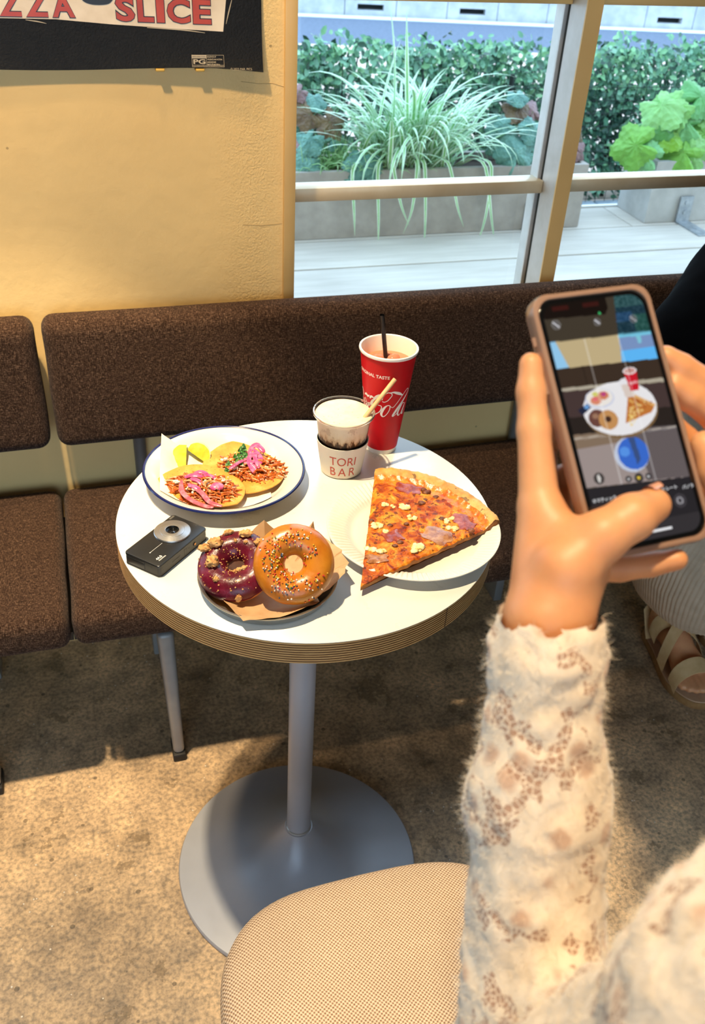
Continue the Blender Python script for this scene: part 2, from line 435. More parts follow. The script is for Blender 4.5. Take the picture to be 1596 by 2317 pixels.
M_soil = noisy('potting_soil', S(40, 32, 26), S(64, 52, 42), 40, 0.95, bump=0.5)
M_zinc = noisy('zinc_plate', S(150, 158, 166), S(180, 186, 192), 40, 0.45, metal=0.7)

mb = MB(); mb.box2(-14, 24, 0.82, 40, -0.6, -0.10); structure(mb.build('ground_outside', M_ground, smooth=False))
mb = MB(); mb.box2(-3.4, 6.2, 0.82, 2.66, -0.10, 0.276); deck = structure(mb.build('terrace', M_conc, smooth=False), 'raised terrace of pale boards outside the window')
yb = [0.825, 0.996, 1.273, 1.550, 1.827, 2.104, 2.381, 2.640]
for j in range(len(yb)-1):
    xsp = [-3.4, (-1.6, 0.2, -0.9, 1.19, 0.0, -1.2, 2.0)[j], (1.6, 2.3, 1.17, 3.1, 3.0, 2.6, 4.4)[j], 6.2]
    for k in range(3):
        mb = MB(); mb.box2(xsp[k]+0.002, xsp[k+1]-0.002, yb[j]+0.0045, yb[j+1]-0.0045, 0.277, 0.3+0.0006*((j*7+k*3) % 3))
        mb.build('deck_board', M_deck, parent=deck, bevel=0.002, seg=2)
mb = MB(); mb.box2(-3.4, 6.2, 2.641, 2.662, 0.277, 0.306); mb.build('edge_strip', M_line, parent=deck, smooth=False)
mb = MB(); mb.box2(-6, 12, 2.67, 6.2, -0.10, 0.07); walk = structure(mb.build('floor_outside', M_pave, smooth=False), 'footpath beyond the terrace')
M_tile = noisy('blue_grey_paver', S(128, 144, 158), S(160, 172, 182), 9, 0.8)
for i in range(14):
    for j in range(3):
        mb = MB(); x = 0.6+0.225*i+(j % 2)*0.11; mb.box2(x, x+0.217, 2.72+0.225*j, 2.937+0.225*j, 0.06, 0.085); mb.build('paver', M_tile, parent=walk, bevel=0.003, seg=1)
RT = Matrix.Translation((4.0, 10.02, 0)) @ Matrix.Rotation(math.radians(-10.85), 4, 'Z')      # the street runs a little askew to the shop
mb = MB(); mb.box2(-22, 22, -1.95, 6, -0.10, 0.0); mb.xf(RT); structure(mb.build('road', M_asph, smooth=False), 'blue grey asphalt road beyond the hedge')
mb = MB(); mb.box2(-22, 22, -4.4, -1.95, -0.10, 0.02); mb.xf(RT); structure(mb.build('path_outside', M_pave, smooth=False), 'footpath strip tinted pinkish as if sunlit beside the road')
mb = MB(); mb.box2(-20, 20, -0.10, 0.10, 0.0, 0.006); mb.xf(RT); structure(mb.build('trim_1', M_line, smooth=False), 'white painted line along the far road edge')
kerb = thing('kerb', 'far concrete kerb with drain slots along the road', None, (4.0, 10.2, 0)); structure(kerb)
M_dark = mat('drain_hole', S(30, 34, 34), 0.9)
for i in range(16):
    x = -4.55+0.585*i
    mb = MB()
    if i % 2 == 0:
        mb.box2(x, x+0.577, 0.14, 0.9, 0, 0.06); mb.box2(x, x+0.577, 0.14, 0.9, 0.12, 0.26); mb.box2(x, x+0.14, 0.14, 0.9, 0.06, 0.12); mb.box2(x+0.44, x+0.577, 0.14, 0.9, 0.06, 0.12); mb.box2(x+0.14, x+0.44, 0.24, 0.9, 0.06, 0.12, 1)
    else: mb.box2(x, x+0.577, 0.14, 0.9, 0, 0.26)
    mb.xf(RT); mb.build('kerb_stone', [M_kerb, M_dark], parent=kerb, smooth=False)

# planters
def planter(x0, x1, y0, y1, z0, z1, label, M):
    t = thing('planter', label, 'planter', ((x0+x1)/2, (y0+y1)/2, z0), 'concrete planters on the terrace')
    w_ = 0.022; mb = MB()
    mb.box2(x0, x1, y0, y0+w_, z0, z1); mb.box2(x0, x1, y1-w_, y1, z0, z1); mb.box2(x0, x0+w_, y0+w_, y1-w_, z0, z1); mb.box2(x1-w_, x1, y0+w_, y1-w_, z0, z1); mb.box2(x0+w_, x1-w_, y0+w_, y1-w_, z0, z0+0.03)
    mb.build('trough', M, parent=t, smooth=False)
    mb = MB(); mb.box2(x0+w_, x1-w_, y0+w_, y1-w_, z0+0.03, z1-0.03); mb.build('soil', M_soil, parent=t, smooth=False)
    return t
M_conc2 = noisy('pale_planter_concrete', S(166, 166, 164), S(184, 184, 182), 12, 0.85, bump=0.15, bscale=120)
p1 = planter(-1.2, 1.755, 2.405, 2.64, 0.302, 0.552, 'long grey concrete planter holding the striped grass, outside the window', M_conc)
p2 = planter(2.07, 4.2, 2.41, 2.64, 0.302, 0.552, 'pale concrete planter with bolted metal bracket, holding lime green leaves', M_conc2)
for (x, pl) in ((2.215, p2), (1.50, p1)):
    br = None
    mb = MB(); mb.box2(x, x+0.062, 2.397, 2.404, 0.303, 0.41); mb.box2(x, x+0.062, 2.22, 2.404, 0.301, 0.307)
    for z in (0.345, 0.385): mb.tube([(x+0.031, 2.398, z), (x+0.031, 2.392, z)], 0.009, 8)
    mb.tube([(x+0.031, 2.30, 0.306), (x+0.031, 2.30, 0.313)], 0.009, 8)
    br = mb.build('bracket', M_zinc, parent=pl, smooth=False)

# leaves ------------------------------------------------------------
def leafy(name, c1, c2, rough=0.45, sc_=14, veins=False, trans=0.25):
    def fn(t):
        f = t.noise(sc_, 4); c = t.ramp(f, [(0.35, c1), (0.65, c2)])
        t.col(c)
        if veins: t.bump(t.voro(70), 0.7, 0.006)
    return mat(name, c1, rough, fn=fn)
M_bl_w = leafy('leaf_stripe_white', S(206, 236, 214), S(228, 248, 234), 0.4)
M_bl_g = leafy('leaf_stripe_green', S(112, 170, 98), S(140, 196, 120), 0.4)
M_teal = leafy('puckered_teal_leaf', S(66, 116, 108), S(110, 160, 148), 0.5, 20, True)
M_bronze = leafy('bronze_leaf', S(92, 72, 56), S(116, 96, 66), 0.5, 20, True)
M_mauve = leafy('mauve_leaf', S(120, 92, 96), S(150, 120, 122), 0.55, 20, True)
def leaf_var(name, a, b, c_):
    def fn(t):
        oi = t.n('ShaderNodeObjectInfo'); f = t.noise(24, 4); base = t.ramp(oi.outputs['Random'], [(0.0, a), (0.5, b), (1.0, c_)])
        t.col(t.mix(0.5, base, t.ramp(f, [(0.3, G(0.55)), (0.7, G(1.0))]), 'MULTIPLY')); t.bump(t.voro(60), 0.8, 0.008)
    return mat(name, a, 0.5, fn=fn)
M_lime = leaf_var('lime_leaf', S(120, 176, 44), S(112, 180, 84), S(140, 196, 120))
M_lime2 = leaf_var('mid_green_leaf', S(74, 140, 60), S(96, 168, 96), S(126, 190, 128))
M_stem = mat('leaf_stem', S(90, 110, 70), 0.6)

def blade_mesh(L, wid, droop, name, lean):
    """strap leaf growing from origin along +X and up, arching over; white margins, green middle"""
    mb = MB(); n = 12; pts = []; a = lean; x = z = 0.0
    for i in range(n+1):
        pts.append((x, z)); x += math.cos(a)*L/n; z += math.sin(a)*L/n; a -= droop*(0.35+1.3*i/n)/n
    for strip, (u0, u1) in enumerate(((-1, -0.45), (-0.45, 0.45), (0.45, 1))):
        vs = []
        for i, (px, pz) in enumerate(pts):
            t = i/n; ww = wid*min(1, 0.55+2.2*t)*max(0.03, 1-t**3.0)
            for u in (u0, u1): vs.append((px, u*ww, pz+abs(u)*ww*0.35))
        mb.add(vs, [(2*i, 2*i+1, 2*i+3, 2*i+2) for i in range(n)], 1 if strip == 1 else 0)
    return mb.mesh(name, [M_bl_w, M_bl_g], angle=0)
grass = thing('striped_grass_plant', 'arching white and green striped strap-leaf plant in the long planter', 'plant', (1.02, 2.50, 0.515))
protos = [blade_mesh(L, wd, dr, 'blade', le) for L, wd, dr, le in ((0.42, 0.0115, 1.2, 1.30), (0.50, 0.0120, 1.6, 1.20), (0.56, 0.0115, 2.1, 1.25), (0.42, 0.0105, 1.3, 0.90), (0.50, 0.0110, 2.6, 1.1), (0.40, 0.010, 3.1, 1.0), (0.52, 0.0095, 1.0, 0.75), (0.62, 0.012, 0.4, 1.52))]
first = True
rng = random.Random(3)
for i in range(280):
    r = rng.random()
    k = rng.choice((0, 0, 1, 1, 2, 3, 3, 4, 5, 6)) if i > 2 else 7
    az = rng.uniform(0, 2*PI)
    if k == 7: az = (2.4, 0.4, 1.2)[i]
    o = bpy.data.objects.new('blade', protos[k]); C.objects.link(o); o.parent = grass
    rr = rng.uniform(0, 0.06); dx = rng.gauss(0, 0.075)
    o.location = (dx, rng.gauss(0, 0.025), 0); o.rotation_euler = (rng.uniform(-.12, .12), rng.uniform(-.15, .15), az)
    s_ = rng.uniform(0.7, 1.08); o.scale = (s_, s_*0.9, s_)
for i, (x, L) in enumerate(((-0.16, 0.34), (-0.10, 0.22), (0.0, 0.26), (0.03, 0.36), (0.28, 0.36), (0.31, 0.38), (-0.26, 0.26), (0.13, 0.24))):   # blades hanging over the trough's front
    mb = MB(); y0 = -0.10; pts = [(x*0.6, -0.03, 0.02), (x*0.8, -0.08, 0.075), (x, -0.115, 0.06), (x+0.012+0.03*math.sin(i*2.1), -0.140, -L*0.4), (x+0.02+0.07*math.sin(i*2.1), -0.13, -L*0.75)]
    vs = [[], [], []]; P = [Vector(p) for p in pts]; Q = []
    for a in range(4):
        for b in range(4): Q.append(P[a].lerp(P[a+1], b/4))
    Q.append(P[-1]); M_ = len(Q)
    for _ in range(2): Q = [Q[0]]+[(Q[j-1]+Q[j]*2+Q[j+1])/4 for j in range(1, M_-1)]+[Q[-1]]
    for sI, (u0, u1) in enumerate(((-1, -.45), (-.45, .45), (.45, 1))):
        vs = []
        for j, q in enumerate(Q):
            ww = 0.0085*max(0.05, 1-(j/(M_-1))**3)
            for u in (u0, u1): vs.append((q.x+u*ww, q.y, q.z))
        mb.add(vs, [(2*j, 2*j+1, 2*j+3, 2*j+2) for j in range(M_-1)], 1 if sI == 1 else 0)
    o = mb.build('blade', [M_bl_w, M_bl_g], loc=(0, 0, 0), angle=0); o.parent = grass
# fine grass tuft left of it
M_fine = leafy('fine_grass', S(110, 170, 96), S(176, 214, 160), 0.5, 10)
mb = MB()
for i in range(420):
    x = rng.gauss(0.80, 0.11); y = rng.gauss(2.49, 0.03); a = rng.uniform(0, 2*PI); L = rng.uniform(0.08, 0.2); q = [(x, y, 0.52)]
    lean = rng.uniform(0.15, 0.95)
    for j in (1, 2, 3): q.append((x+math.cos(a)*L*lean*j/3, y+math.sin(a)*L*lean*j/3, 0.52+L*(j/3)*(1-lean*0.8*j/3)))
    mb.tube(q, [0.0022, 0.002, 0.0016, 0.0004], 3)
g = mb.build('grass_tuft', M_fine, loc=(0.80, 2.49, 0.52), angle=0); tag(g, 'fine green grass tuft growing left of the striped plant', 'grass', kind='stuff')

def lobed(name, R, M, lobes=5, depth=0.2, teeth=18, cup=0.25):
    mb = MB(); n = 60; rings = 5; vs = [(0, 0, 0)]; fs = []
    for j in range(1, rings+1):
        for i in range(n):
            a = 2*PI*i/n; notch = 1-0.85*math.exp(-((a-PI)/0.22)**2)*(j/rings)
            rr = R*(1-depth*(0.5-0.5*math.cos(lobes*a+PI*0))*0.9)*(1+0.05*math.sin(teeth*a))*notch*(1+0.12*math.cos(a))
            f = j/rings; rad = rr*f
            z = -cup*R*f*f+0.035*R*math.sin(lobes*a+1)*f+0.02*R*math.sin(11*a+j)
            vs.append((rad*math.cos(a)+0.0, rad*math.sin(a), z))
    for i in range(n): fs.append((0, 1+i, 1+(i+1) % n))
    for j in range(rings-1):
        for i in range(n):
            k = (i+1) % n; fs.append((1+j*n+i, 1+(j+1)*n+i, 1+(j+1)*n+k, 1+j*n+k))
    mb.add(vs, fs); me = mb.mesh(name, M, angle=0); return me
def leaf_plant(name, label, loc, leaves):
    t = thing(name, label, 'plant', loc)
    L0 = Vector(loc)
    for me, p, nrm, sc_, spin in leaves:
        o = bpy.data.objects.new('leaf', me); C.objects.link(o); o.parent = t
        o.location = Vector(p)-L0; q = Vector(nrm).to_track_quat('Z', 'X'); o.rotation_euler = (q.to_matrix() @ Matrix.Rotation(spin, 3, 'Z')).to_euler(); o.scale = (sc_,)*3
        mb = MB(); a = Vector(p); b = L0+Vector((rng.uniform(-.03, .03), rng.uniform(-.02, .02), 0)); mb.tube([b, b.lerp(a, .5)+Vector((0, 0, .02)), a], 0.0025, 5); mb.build('stalk', M_stem, parent=t)
    return t
LT = lobed('leaf', 0.085, M_teal, 5, 0.16, 20, 0.3); LBz = lobed('leaf', 0.07, M_bronze, 5, 0.2, 20, 0.2); LM = lobed('leaf', 0.065, M_mauve, 5, 0.22, 18, 0.35)
LL = lobed('leaf', 0.068, M_lime, 5, 0.2, 22, 0.3); LL2 = lobed('leaf', 0.068, M_lime2, 5, 0.2, 22, 0.35)
F = (-0.25, -0.85, 0.5)
leaf_plant('coral_bells_plant', 'dark teal and bronze broad-leaf plant between striped grass and mullion', (1.46, 2.50, 0.525), [
    (LT, (1.435, 2.42, 0.595), (-0.1, -.85, .5), 1.0, 0.3), (LT, (1.405, 2.50, 0.685), (-.3, -.6, .75), .8, 2.0), (LT, (1.52, 2.46, 0.67), (.2, -.8, .6), .72, 1.2), (LBz, (1.475, 2.54, 0.735), (0, -.7, .7), .9, 2.5),
    (LM, (1.545, 2.55, 0.72), (.2, -.8, .6), .9, 0.5), (LT, (1.53, 2.44, 0.585), (.3, -.9, .4), .7, 4.0), (LT, (1.36, 2.47, 0.62), (-.5, -.7, .5), .6, 5.0), (LT, (1.47, 2.55, 0.78), (-.1, -.5, .8), .55, 3.3)])
leaf_plant('coral_bells_plant', 'small mauve curled-leaf plant at the end of the long planter', (1.69, 2.50, 0.525), [
    (LM, (1.70, 2.47, 0.64), (.3, -.8, .5), 1.0, 1.0), (LBz, (1.735, 2.50, 0.665), (.6, -.6, .5), .8, 2.0), (LM, (1.725, 2.44, 0.585), (.4, -.9, .1), .8, 4.0), (LM, (1.66, 2.45, 0.60), (-.3, -.9, .3), .75, 3.0), (LBz, (1.67, 2.50, 0.70), (0, -.8, .6), .6, 0.0)])
leaf_plant('coral_bells_plant', 'bronze and teal broad-leaf plant beside the window jamb', (0.62, 2.50, 0.525), [
    (LT, (0.60, 2.42, 0.56), (-.1, -.9, .4), .75, .5), (LBz, (0.63, 2.52, 0.73), (.1, -.8, .5), .95, 1.5), (LBz, (0.71, 2.52, 0.70), (.2, -.8, .5), .95, 3.5), (LT, (0.62, 2.47, 0.655), (-.2, -.7, .7), .75, 2.5), (LM, (0.58, 2.46, 0.61), (-.2, -.9, .3), .8, 4.0),
    (LT, (0.55, 2.52, 0.67), (-.3, -.7, .6), .8, 0.2), (LT, (0.72, 2.50, 0.645), (.2, -.7, .6), .6, 5.2), (LT, (0.655, 2.44, 0.52), (0, -.9, .4), .7, 1.0), (LM, (0.60, 2.55, 0.80), (0, -.8, .6), .6, 2.2), (LT, (0.66, 2.56, 0.775), (.1, -.5, .8), .6, 2.9)])
leaf_plant('coral_bells_plant', 'teal drooping broad-leaf plant under the fine grass tuft', (0.82, 2.47, 0.525), [
    (LT, (0.80, 2.40, 0.57), (0, -.9, .35), .7, 1.5), (LT, (0.855, 2.395, 0.555), (.2, -.95, .2), .65, .5), (LT, (0.77, 2.40, 0.515), (0, -1, .2), .6, 2.5), (LT, (0.83, 2.39, 0.505), (.1, -1, .1), .62, 3.5)])
lv = []
for i in range(24):
    u, v = rng.uniform(-1, 1), rng.uniform(0, 1)
    if i < 14:
        u, v = ((-.85, .30), (-.6, .62), (-.35, .8), (-.45, .42), (-.72, .12), (-.2, .55), (0.0, .85), (.1, .35), (-.1, .12), (.3, .62), (.5, .9), (.55, .25), (.8, .6), (-.5, .88))[i]
    x = 2.25+0.33*u; z = 0.555+0.27*v*(1-0.35*abs(u)); y = 2.42+0.10*v+0.06*abs(u)*(0.2 if u < 0 else 1)-0.02
    lv.append((LL if rng.random() < .5 else LL2, (x, y, z), (-0.15+0.6*u+rng.uniform(-.3, .3), -.75, .25+.7*v+rng.uniform(-.25, .25)), rng.uniform(1.05, 1.5), rng.uniform(0, 6)))
leaf_plant('geranium_plant', 'lush lime green lobed-leaf plant spilling from the pale planter', (2.25, 2.50, 0.525), lv)

# hedge: oval leaves over dark twigs and a wire fence
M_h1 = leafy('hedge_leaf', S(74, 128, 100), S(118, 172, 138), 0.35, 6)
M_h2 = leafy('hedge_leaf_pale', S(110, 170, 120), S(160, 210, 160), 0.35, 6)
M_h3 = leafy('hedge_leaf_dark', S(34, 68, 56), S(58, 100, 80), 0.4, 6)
M_twig = noisy('hedge_core', S(26, 30, 26), S(52, 60, 52), 30, 0.9, bump=0.6)
def hedge(name, label, x0, x1, y0, y1, z0, z1, n, size, seed):
    t = thing(name, label, 'hedge', ((x0+x1)/2, (y0+y1)/2, z0)); r = random.Random(seed)
    mb = MB()
    for i in range(int((x1-x0)*22)):
        x = r.uniform(x0, x1); y = r.uniform(y0+.05, y1-.05); q = [(x, y, z0)]
        for j in range(1, 5): q.append((q[-1][0]+r.gauss(0, .05), q[-1][1]+r.gauss(0, .04), z0+(z1-z0)*0.93*j/4))
        mb.tube(q, [0.012, .01, .008, .005, .003], 4)
    b = mb.build('branches', M_twig, parent=t); b['kind'] = 'stuff'
    mb = MB()
    for i in range(n):
        x = r.uniform(x0, x1); z = z0+(z1-z0)*(r.random()**0.75); dens = noise.noise((x*3.1, z*3.1, seed))
        if dens < -0.2 and r.random() < 0.4: continue
        y = r.uniform(y0, y1) if r.random() < .5 else y0+abs(r.gauss(0, .06))
        zz = z+0.05*noise.noise((x*4, y*4, 3))
        nrm = Vector((r.gauss(0, .6), -abs(r.gauss(.7, .5)), r.gauss(.5, .5))).normalized(); q = nrm.to_track_quat('Z', 'Y').to_matrix() @ Matrix.Rotation(r.uniform(0, 6.28), 3, 'Z')
        L = size*r.uniform(.6, 1.2); vs = [q @ Vector(v)*L+Vector((x, y, zz)) for v in ((-.5, 0, 0), (-.15, .26, .05), (.25, .2, .05), (.5, 0, 0), (.25, -.2, .05), (-.15, -.26, .05))]
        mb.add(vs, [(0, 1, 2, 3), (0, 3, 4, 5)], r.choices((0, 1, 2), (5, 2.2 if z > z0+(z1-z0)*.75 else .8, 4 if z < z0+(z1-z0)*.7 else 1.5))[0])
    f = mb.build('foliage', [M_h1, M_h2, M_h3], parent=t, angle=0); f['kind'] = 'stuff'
    return t
hedge('hedge', 'clipped green hedge of small oval leaves between terrace and road', -0.6, 4.6, 3.40, 3.85, 0.07, 0.80, 32000, 0.044, 5)
hedge('far_hedge', 'low green hedge behind the far kerb across the road', -1.0, 9.0, 11.9, 12.3, 0.0, 0.55, 5000, 0.10, 9)
# wire mesh fence inside the hedge
M_wire = mat('fence_wire', S(40, 48, 46), 0.5, 0.6)
t = thing('wire_fence', 'thin dark wire mesh fence standing inside the hedge', 'fence', (1.4, 3.37, 0.07))
mb = MB()
for i in range(60): mb.tube([(0.2+i*0.055, 3.37, 0.07), (0.2+i*0.055, 3.37, 0.66)], 0.0016, 4)
for j in range(10): mb.tube([(0.2, 3.368, 0.1+j*0.06), (3.45, 3.368, 0.1+j*0.06)], 0.0016, 4)
mb.build('mesh_panel', M_wire, parent=t)['kind'] = 'stuff'
for x in (0.2, 1.83, 3.45):
    mb = MB(); mb.tube([(x, 3.372, 0.07), (x, 3.372, 0.70)], 0.012, 8); mb.build('post', M_wire, parent=t)

# ================================================================== BENCH, TABLE, STOOL
def weave_fn(c1, c2, c3, sx, str_):
    def fn(t):
        co = t.co()
        a = t.noise(1.0, 3, 0.7, t.co(scale=(sx*.16, sx, sx*.9))); b = t.noise(1.0, 3, 0.7, t.co(scale=(sx, sx*.16, sx*.16)))
        f = t.m('MULTIPLY', t.m('ADD', a, b), 0.5)
        big = t.noise(4, 3, co=co)
        c = t.ramp(f, [(0.36, c1), (0.5, c2), (0.66, c3)])
        t.col(t.mix(0.25, c, t.ramp(big, [(0.3, G(0.6)), (0.7, G(1.0))]), 'MULTIPLY'))
        t.bump(f, str_, 0.003)
    return fn
M_tweed = mat('brown_tweed', S(58, 44, 36), 0.95, spec=0.05, fn=weave_fn(S(26, 17, 12), S(54, 38, 29), S(132, 104, 84), 1050, 0.6), Sheen_Weight=0.05, Sheen_Roughness=0.5)
M_steel = noisy('grey_painted_steel', S(140, 140, 138), S(154, 154, 152), 14, 0.42, metal=0.25)
M_steel_d = noisy('dull_steel', S(108, 106, 102), S(124, 122, 118), 14, 0.45, metal=0.35)
M_rub = mat('black_rubber', S(22, 20, 18), 0.6)

def cushion(name, x0, x1, y0, y1, z0, z1, r, parent, puff=0.006):
    """upholstered slab: rounded box with a slight crown"""
    w_, d_, h_ = x1-x0, y1-y0, z1-z0; mb = MB(); n = 10; vs = []; fs = []
    nx = max(8, int(w_/0.03)); ny = 12; nz = 8
    bm = bmesh.new(); bmesh.ops.create_cube(bm, size=1)
    for v in bm.verts: v.co = Vector((v.co.x*w_, v.co.y*d_, v.co.z*h_))
    bmesh.ops.bevel(bm, geom=list(bm.edges), offset=r, segments=5, profile=0.5, affect='EDGES')
    bmesh.ops.subdivide_edges(bm, edges=[e for e in bm.edges if e.calc_length() > 0.04], cuts=10, use_grid_fill=True)
    for v in bm.verts:
        u = 1-(2*v.co.x/w_)**8; q = 1-(2*v.co.y/d_)**2; s_ = 1-(2*v.co.z/h_)**2
        if d_ > h_: v.co.z += puff*max(0, u)*max(0, q)*(1 if v.co.z > 0 else -.3)
        else: v.co.y += puff*max(0, u)*max(0, s_)*(-1 if v.co.y < 0 else .3)
        v.co += Vector((noise.noise(v.co*9), noise.noise(v.co*9+Vector((5, 0, 0))), noise.noise(v.co*9+Vector((0, 5, 0)))))*0.0022
    me = bpy.data.meshes.new(name); bm.to_mesh(me); bm.free(); me.materials.append(M_tweed)
    me.polygons.foreach_set('use_smooth', [True]*len(me.polygons))
    o = bpy.data.objects.new(name, me); C.objects.link(o); o.parent = parent
    o.location = Vector(((x0+x1)/2, (y0+y1)/2, (z0+z1)/2))-origin(parent); ORG[o.name] = Vector(((x0+x1)/2, (y0+y1)/2, (z0+z1)/2))
    return o
def bench(label, x0, x1, legs):
    t = thing('upholstered_bench', label, 'bench', ((x0+x1)/2, 0.46, 0), 'upholstered wall benches')
    cushion('seat', x0, x1, 0.252, 0.668, 0.372, 0.442, 0.022, t)
    cushion('backrest', x0+0.008, x1, 0.598, 0.662, 0.566, 0.824, 0.024, t)
    for x in legs:
        mb = MB(); P = [(x-.016, .278, .352), (x+.014, .278, .352), (x+.014, .385, .352), (x-.016, .385, .352), (x-.011+.006, .286, .018), (x+.011+.006, .286, .018), (x+.011+.006, .330, .018), (x-.011+.006, .330, .018)]
        mb.add(P, [(0, 1, 2, 3), (7, 6, 5, 4), (0, 4, 5, 1), (1, 5, 6, 2), (2, 6, 7, 3), (3, 7, 4, 0)])
        lg = mb.build('leg', M_steel, parent=t, bevel=0.009, seg=4)
        mb = MB(); mb.box2(x-.007, x+.019, .282, .334, 0, .02); mb.build('foot_glide', M_rub, parent=lg, bevel=0.003, seg=2)
        mb = MB(); mb.box2(x-.011, x+.011, .60, .66, 0, .352); mb.build('rear_leg', M_steel, parent=t, bevel=0.003, seg=2)
        mb = MB(); mb.tube([(x+0.005, .674, .40), (x+0.005, .674, .70)], 0.0125, 14); mb.build('back_post', M_steel_d, parent=t)
    mb = MB(); e0, e1 = (x0-.0012 if x0 > -1 else x0), (x1+.0012 if x1 < 0 else x1); mb.box2(e0, e1, .300, .655, .355, .3735); mb.build('seat_board', M_rub, parent=t, smooth=False)
    return t
bench('long brown tweed wall bench behind the round table', -0.340, 1.75, (-0.183, 0.66, 1.55))
bench('shorter brown tweed wall bench left of the cushion gap', -1.75, -0.3435, (-0.535, -1.55))

# ---- round table
TZ = 0.79; TR = 0.2525
def lam_fn(t):
    t.col(t.ramp(t.noise(6, 3), [(0.3, S(224, 220, 210)), (0.7, S(229, 226, 217))])); t.rough(t.ramp(t.noise(30, 4), [(0.3, G(0.26)), (0.7, G(0.34))]))
M_lam = mat('white_laminate', S(242, 239, 230), 0.3, fn=lam_fn)
def ply(name, a, b):
    def fn(t):
        tc = t.co(scale=(1, 1, 8)); f = t.noise(50, 5, 0.6, tc); t.col(t.ramp(f, [(0.3, a), (0.7, b)])); t.bump(f, 0.2, 0.001)
    return mat(name, a, 0.55, fn=fn)
M_ply1 = ply('birch_ply_light', S(196, 150, 92), S(214, 170, 110)); M_ply2 = ply('birch_ply_dark', S(116, 78, 42), S(138, 96, 54))
tb = thing('cafe_table', 'round white cafe table with plywood edge on a grey pedestal', 'table', (0, 0, 0))
mb = MB(); mb.lathe([(0, TZ-.0016), (TR-.0012, TZ-.0016), (TR-.0004, TZ-.0012), (TR-.0004, TZ-.0005), (TR-.001, TZ), (0, TZ)], n=128); mb.build('tabletop', M_lam, parent=tb)
zt = TZ-.0017; n = 17; th = 0.0305/n
prof = []; mis = []
for i in range(n):
    z = zt-i*th; d = 0.0 if i % 2 == 0 else 0.0006
    prof += [(TR-.0004-d, z), (TR-.0004-d, z-th)]; mis += [i % 2, i % 2]
prof = [(0.05, zt)]+prof+[(0.05, zt-n*th)]; mis = [0]+mis+[0, 0]
mb = MB(); mb.lathe(prof, n=128, mis=mis); mb.build('plywood_edge', [M_ply1, M_ply2], parent=tb, smooth=True, angle=20)
mb = MB(); a = math.radians(-62); e = Vector((math.cos(a), math.sin(a), 0)); tn = Vector((-e.y, e.x, 0))
mb.add([e*(TR+.0001)+tn*sx*.0005+Vector((0, 0, z)) for sx, z in ((-1, zt), (1, zt), (1, zt-.0305), (-1, zt-.0305))]+[e*(TR-.003)+tn*sx*.0005+Vector((0, 0, z)) for sx, z in ((-1, zt), (1, zt), (1, zt-.0305), (-1, zt-.0305))], [(0, 1, 2, 3), (0, 4, 5, 1), (1, 5, 6, 2), (2, 6, 7, 3), (3, 7, 4, 0)])
mb.build('edge_joint', mat('joint_line', S(90, 62, 36), 0.8), parent=tb, smooth=False)
def base_fn(t):
    f = t.noise(5, 5); t.col(t.ramp(f, [(0.3, S(164, 166, 174)), (0.7, S(178, 180, 188))]))
    sp = t.m('LESS_THAN', t.voro(30), 0.05); t.rough(t.ramp(t.noise(40, 4), [(0.3, G(0.34)), (0.7, G(0.46))]))
M_base = mat('silver_grey_enamel', S(170, 172, 180), 0.4, metal=0.15, fn=base_fn)
mb = MB(); mb.lathe([(0.0, 0.752), (0.11, 0.752), (0.11, 0.757), (0.0, 0.757)], n=48); mb.build('top_plate', M_steel_d, parent=tb)
mb = MB(); mb.lathe([(0.0205, 0.10), (0.0205, 0.752)], n=48); mb.build('pole', M_base, parent=tb)
mb = MB(); pr = [(0.0, 0.0), (0.2120, 0.0), (0.2150, 0.003), (0.2154, 0.008), (0.2135, 0.0115), (0.20, 0.0135)]
for i in range(1, 25):
    r = 0.20-(0.20-0.0255)*i/24; u = (0.20-r)/(0.20-0.0255); pr.append((r, 0.0135+0.022*u+0.070*u**4.5))
pr += [(0.0245, 0.109), (0.0205, 0.110)]
mb.lathe(pr, n=96, caps=False); mb.build('base', M_base, parent=tb)
mb = MB(); mb.lathe([(0.0206, 0.108), (0.0228, 0.109), (0.0222, 0.1125), (0.0206, 0.1135)], n=48, caps=False); mb.build('collar', mat('bright_collar', S(190, 190, 188), 0.3, 0.6), parent=tb)

# ---- stool
def bask_fn(t):
    co = t.co(scale=(1, 1, 1), rot=(0, 0, 0.12)); X = t.n('ShaderNodeSeparateXYZ'); t.l(co, X.inputs[0])
    wob = t.m('MULTIPLY', t.m('SUBTRACT', t.noise(60, 2), 0.5), 1.6)
    a = t.m('SINE', t.m('ADD', t.m('MULTIPLY', X.outputs['X'], 1300), wob)); b = t.m('SINE', t.m('ADD', t.m('MULTIPLY', X.outputs['Y'], 1300), wob))
    h = t.m('ADD', t.m('MULTIPLY', t.m('MULTIPLY', a, b), 0.5), 0.5)
    f = t.noise(700, 3); g_ = t.noise(18, 3)
    c = t.ramp(t.m('ADD', t.m('MULTIPLY', h, 0.62), t.m('MULTIPLY', f, 0.38)), [(0.2, S(112, 86, 66)), (0.5, S(190, 164, 138)), (0.8, S(222, 202, 178))])
    t.col(t.mix(0.3, c, t.ramp(g_, [(0.3, G(0.75)), (0.7, G(1.0))]), 'MULTIPLY')); t.bump(h, 0.7, 0.0015)
M_bask = mat('oatmeal_weave', S(205, 180, 152), 0.85, spec=0.2, fn=bask_fn)
M_legw = noisy('dark_stained_wood', S(70, 48, 32), S(90, 62, 42), 12, 0.5)
st = thing('upholstered_stool', 'oatmeal woven upholstered stool in front of the table', 'stool', (0.0, -0.54, 0))
bm = bmesh.new(); out = []
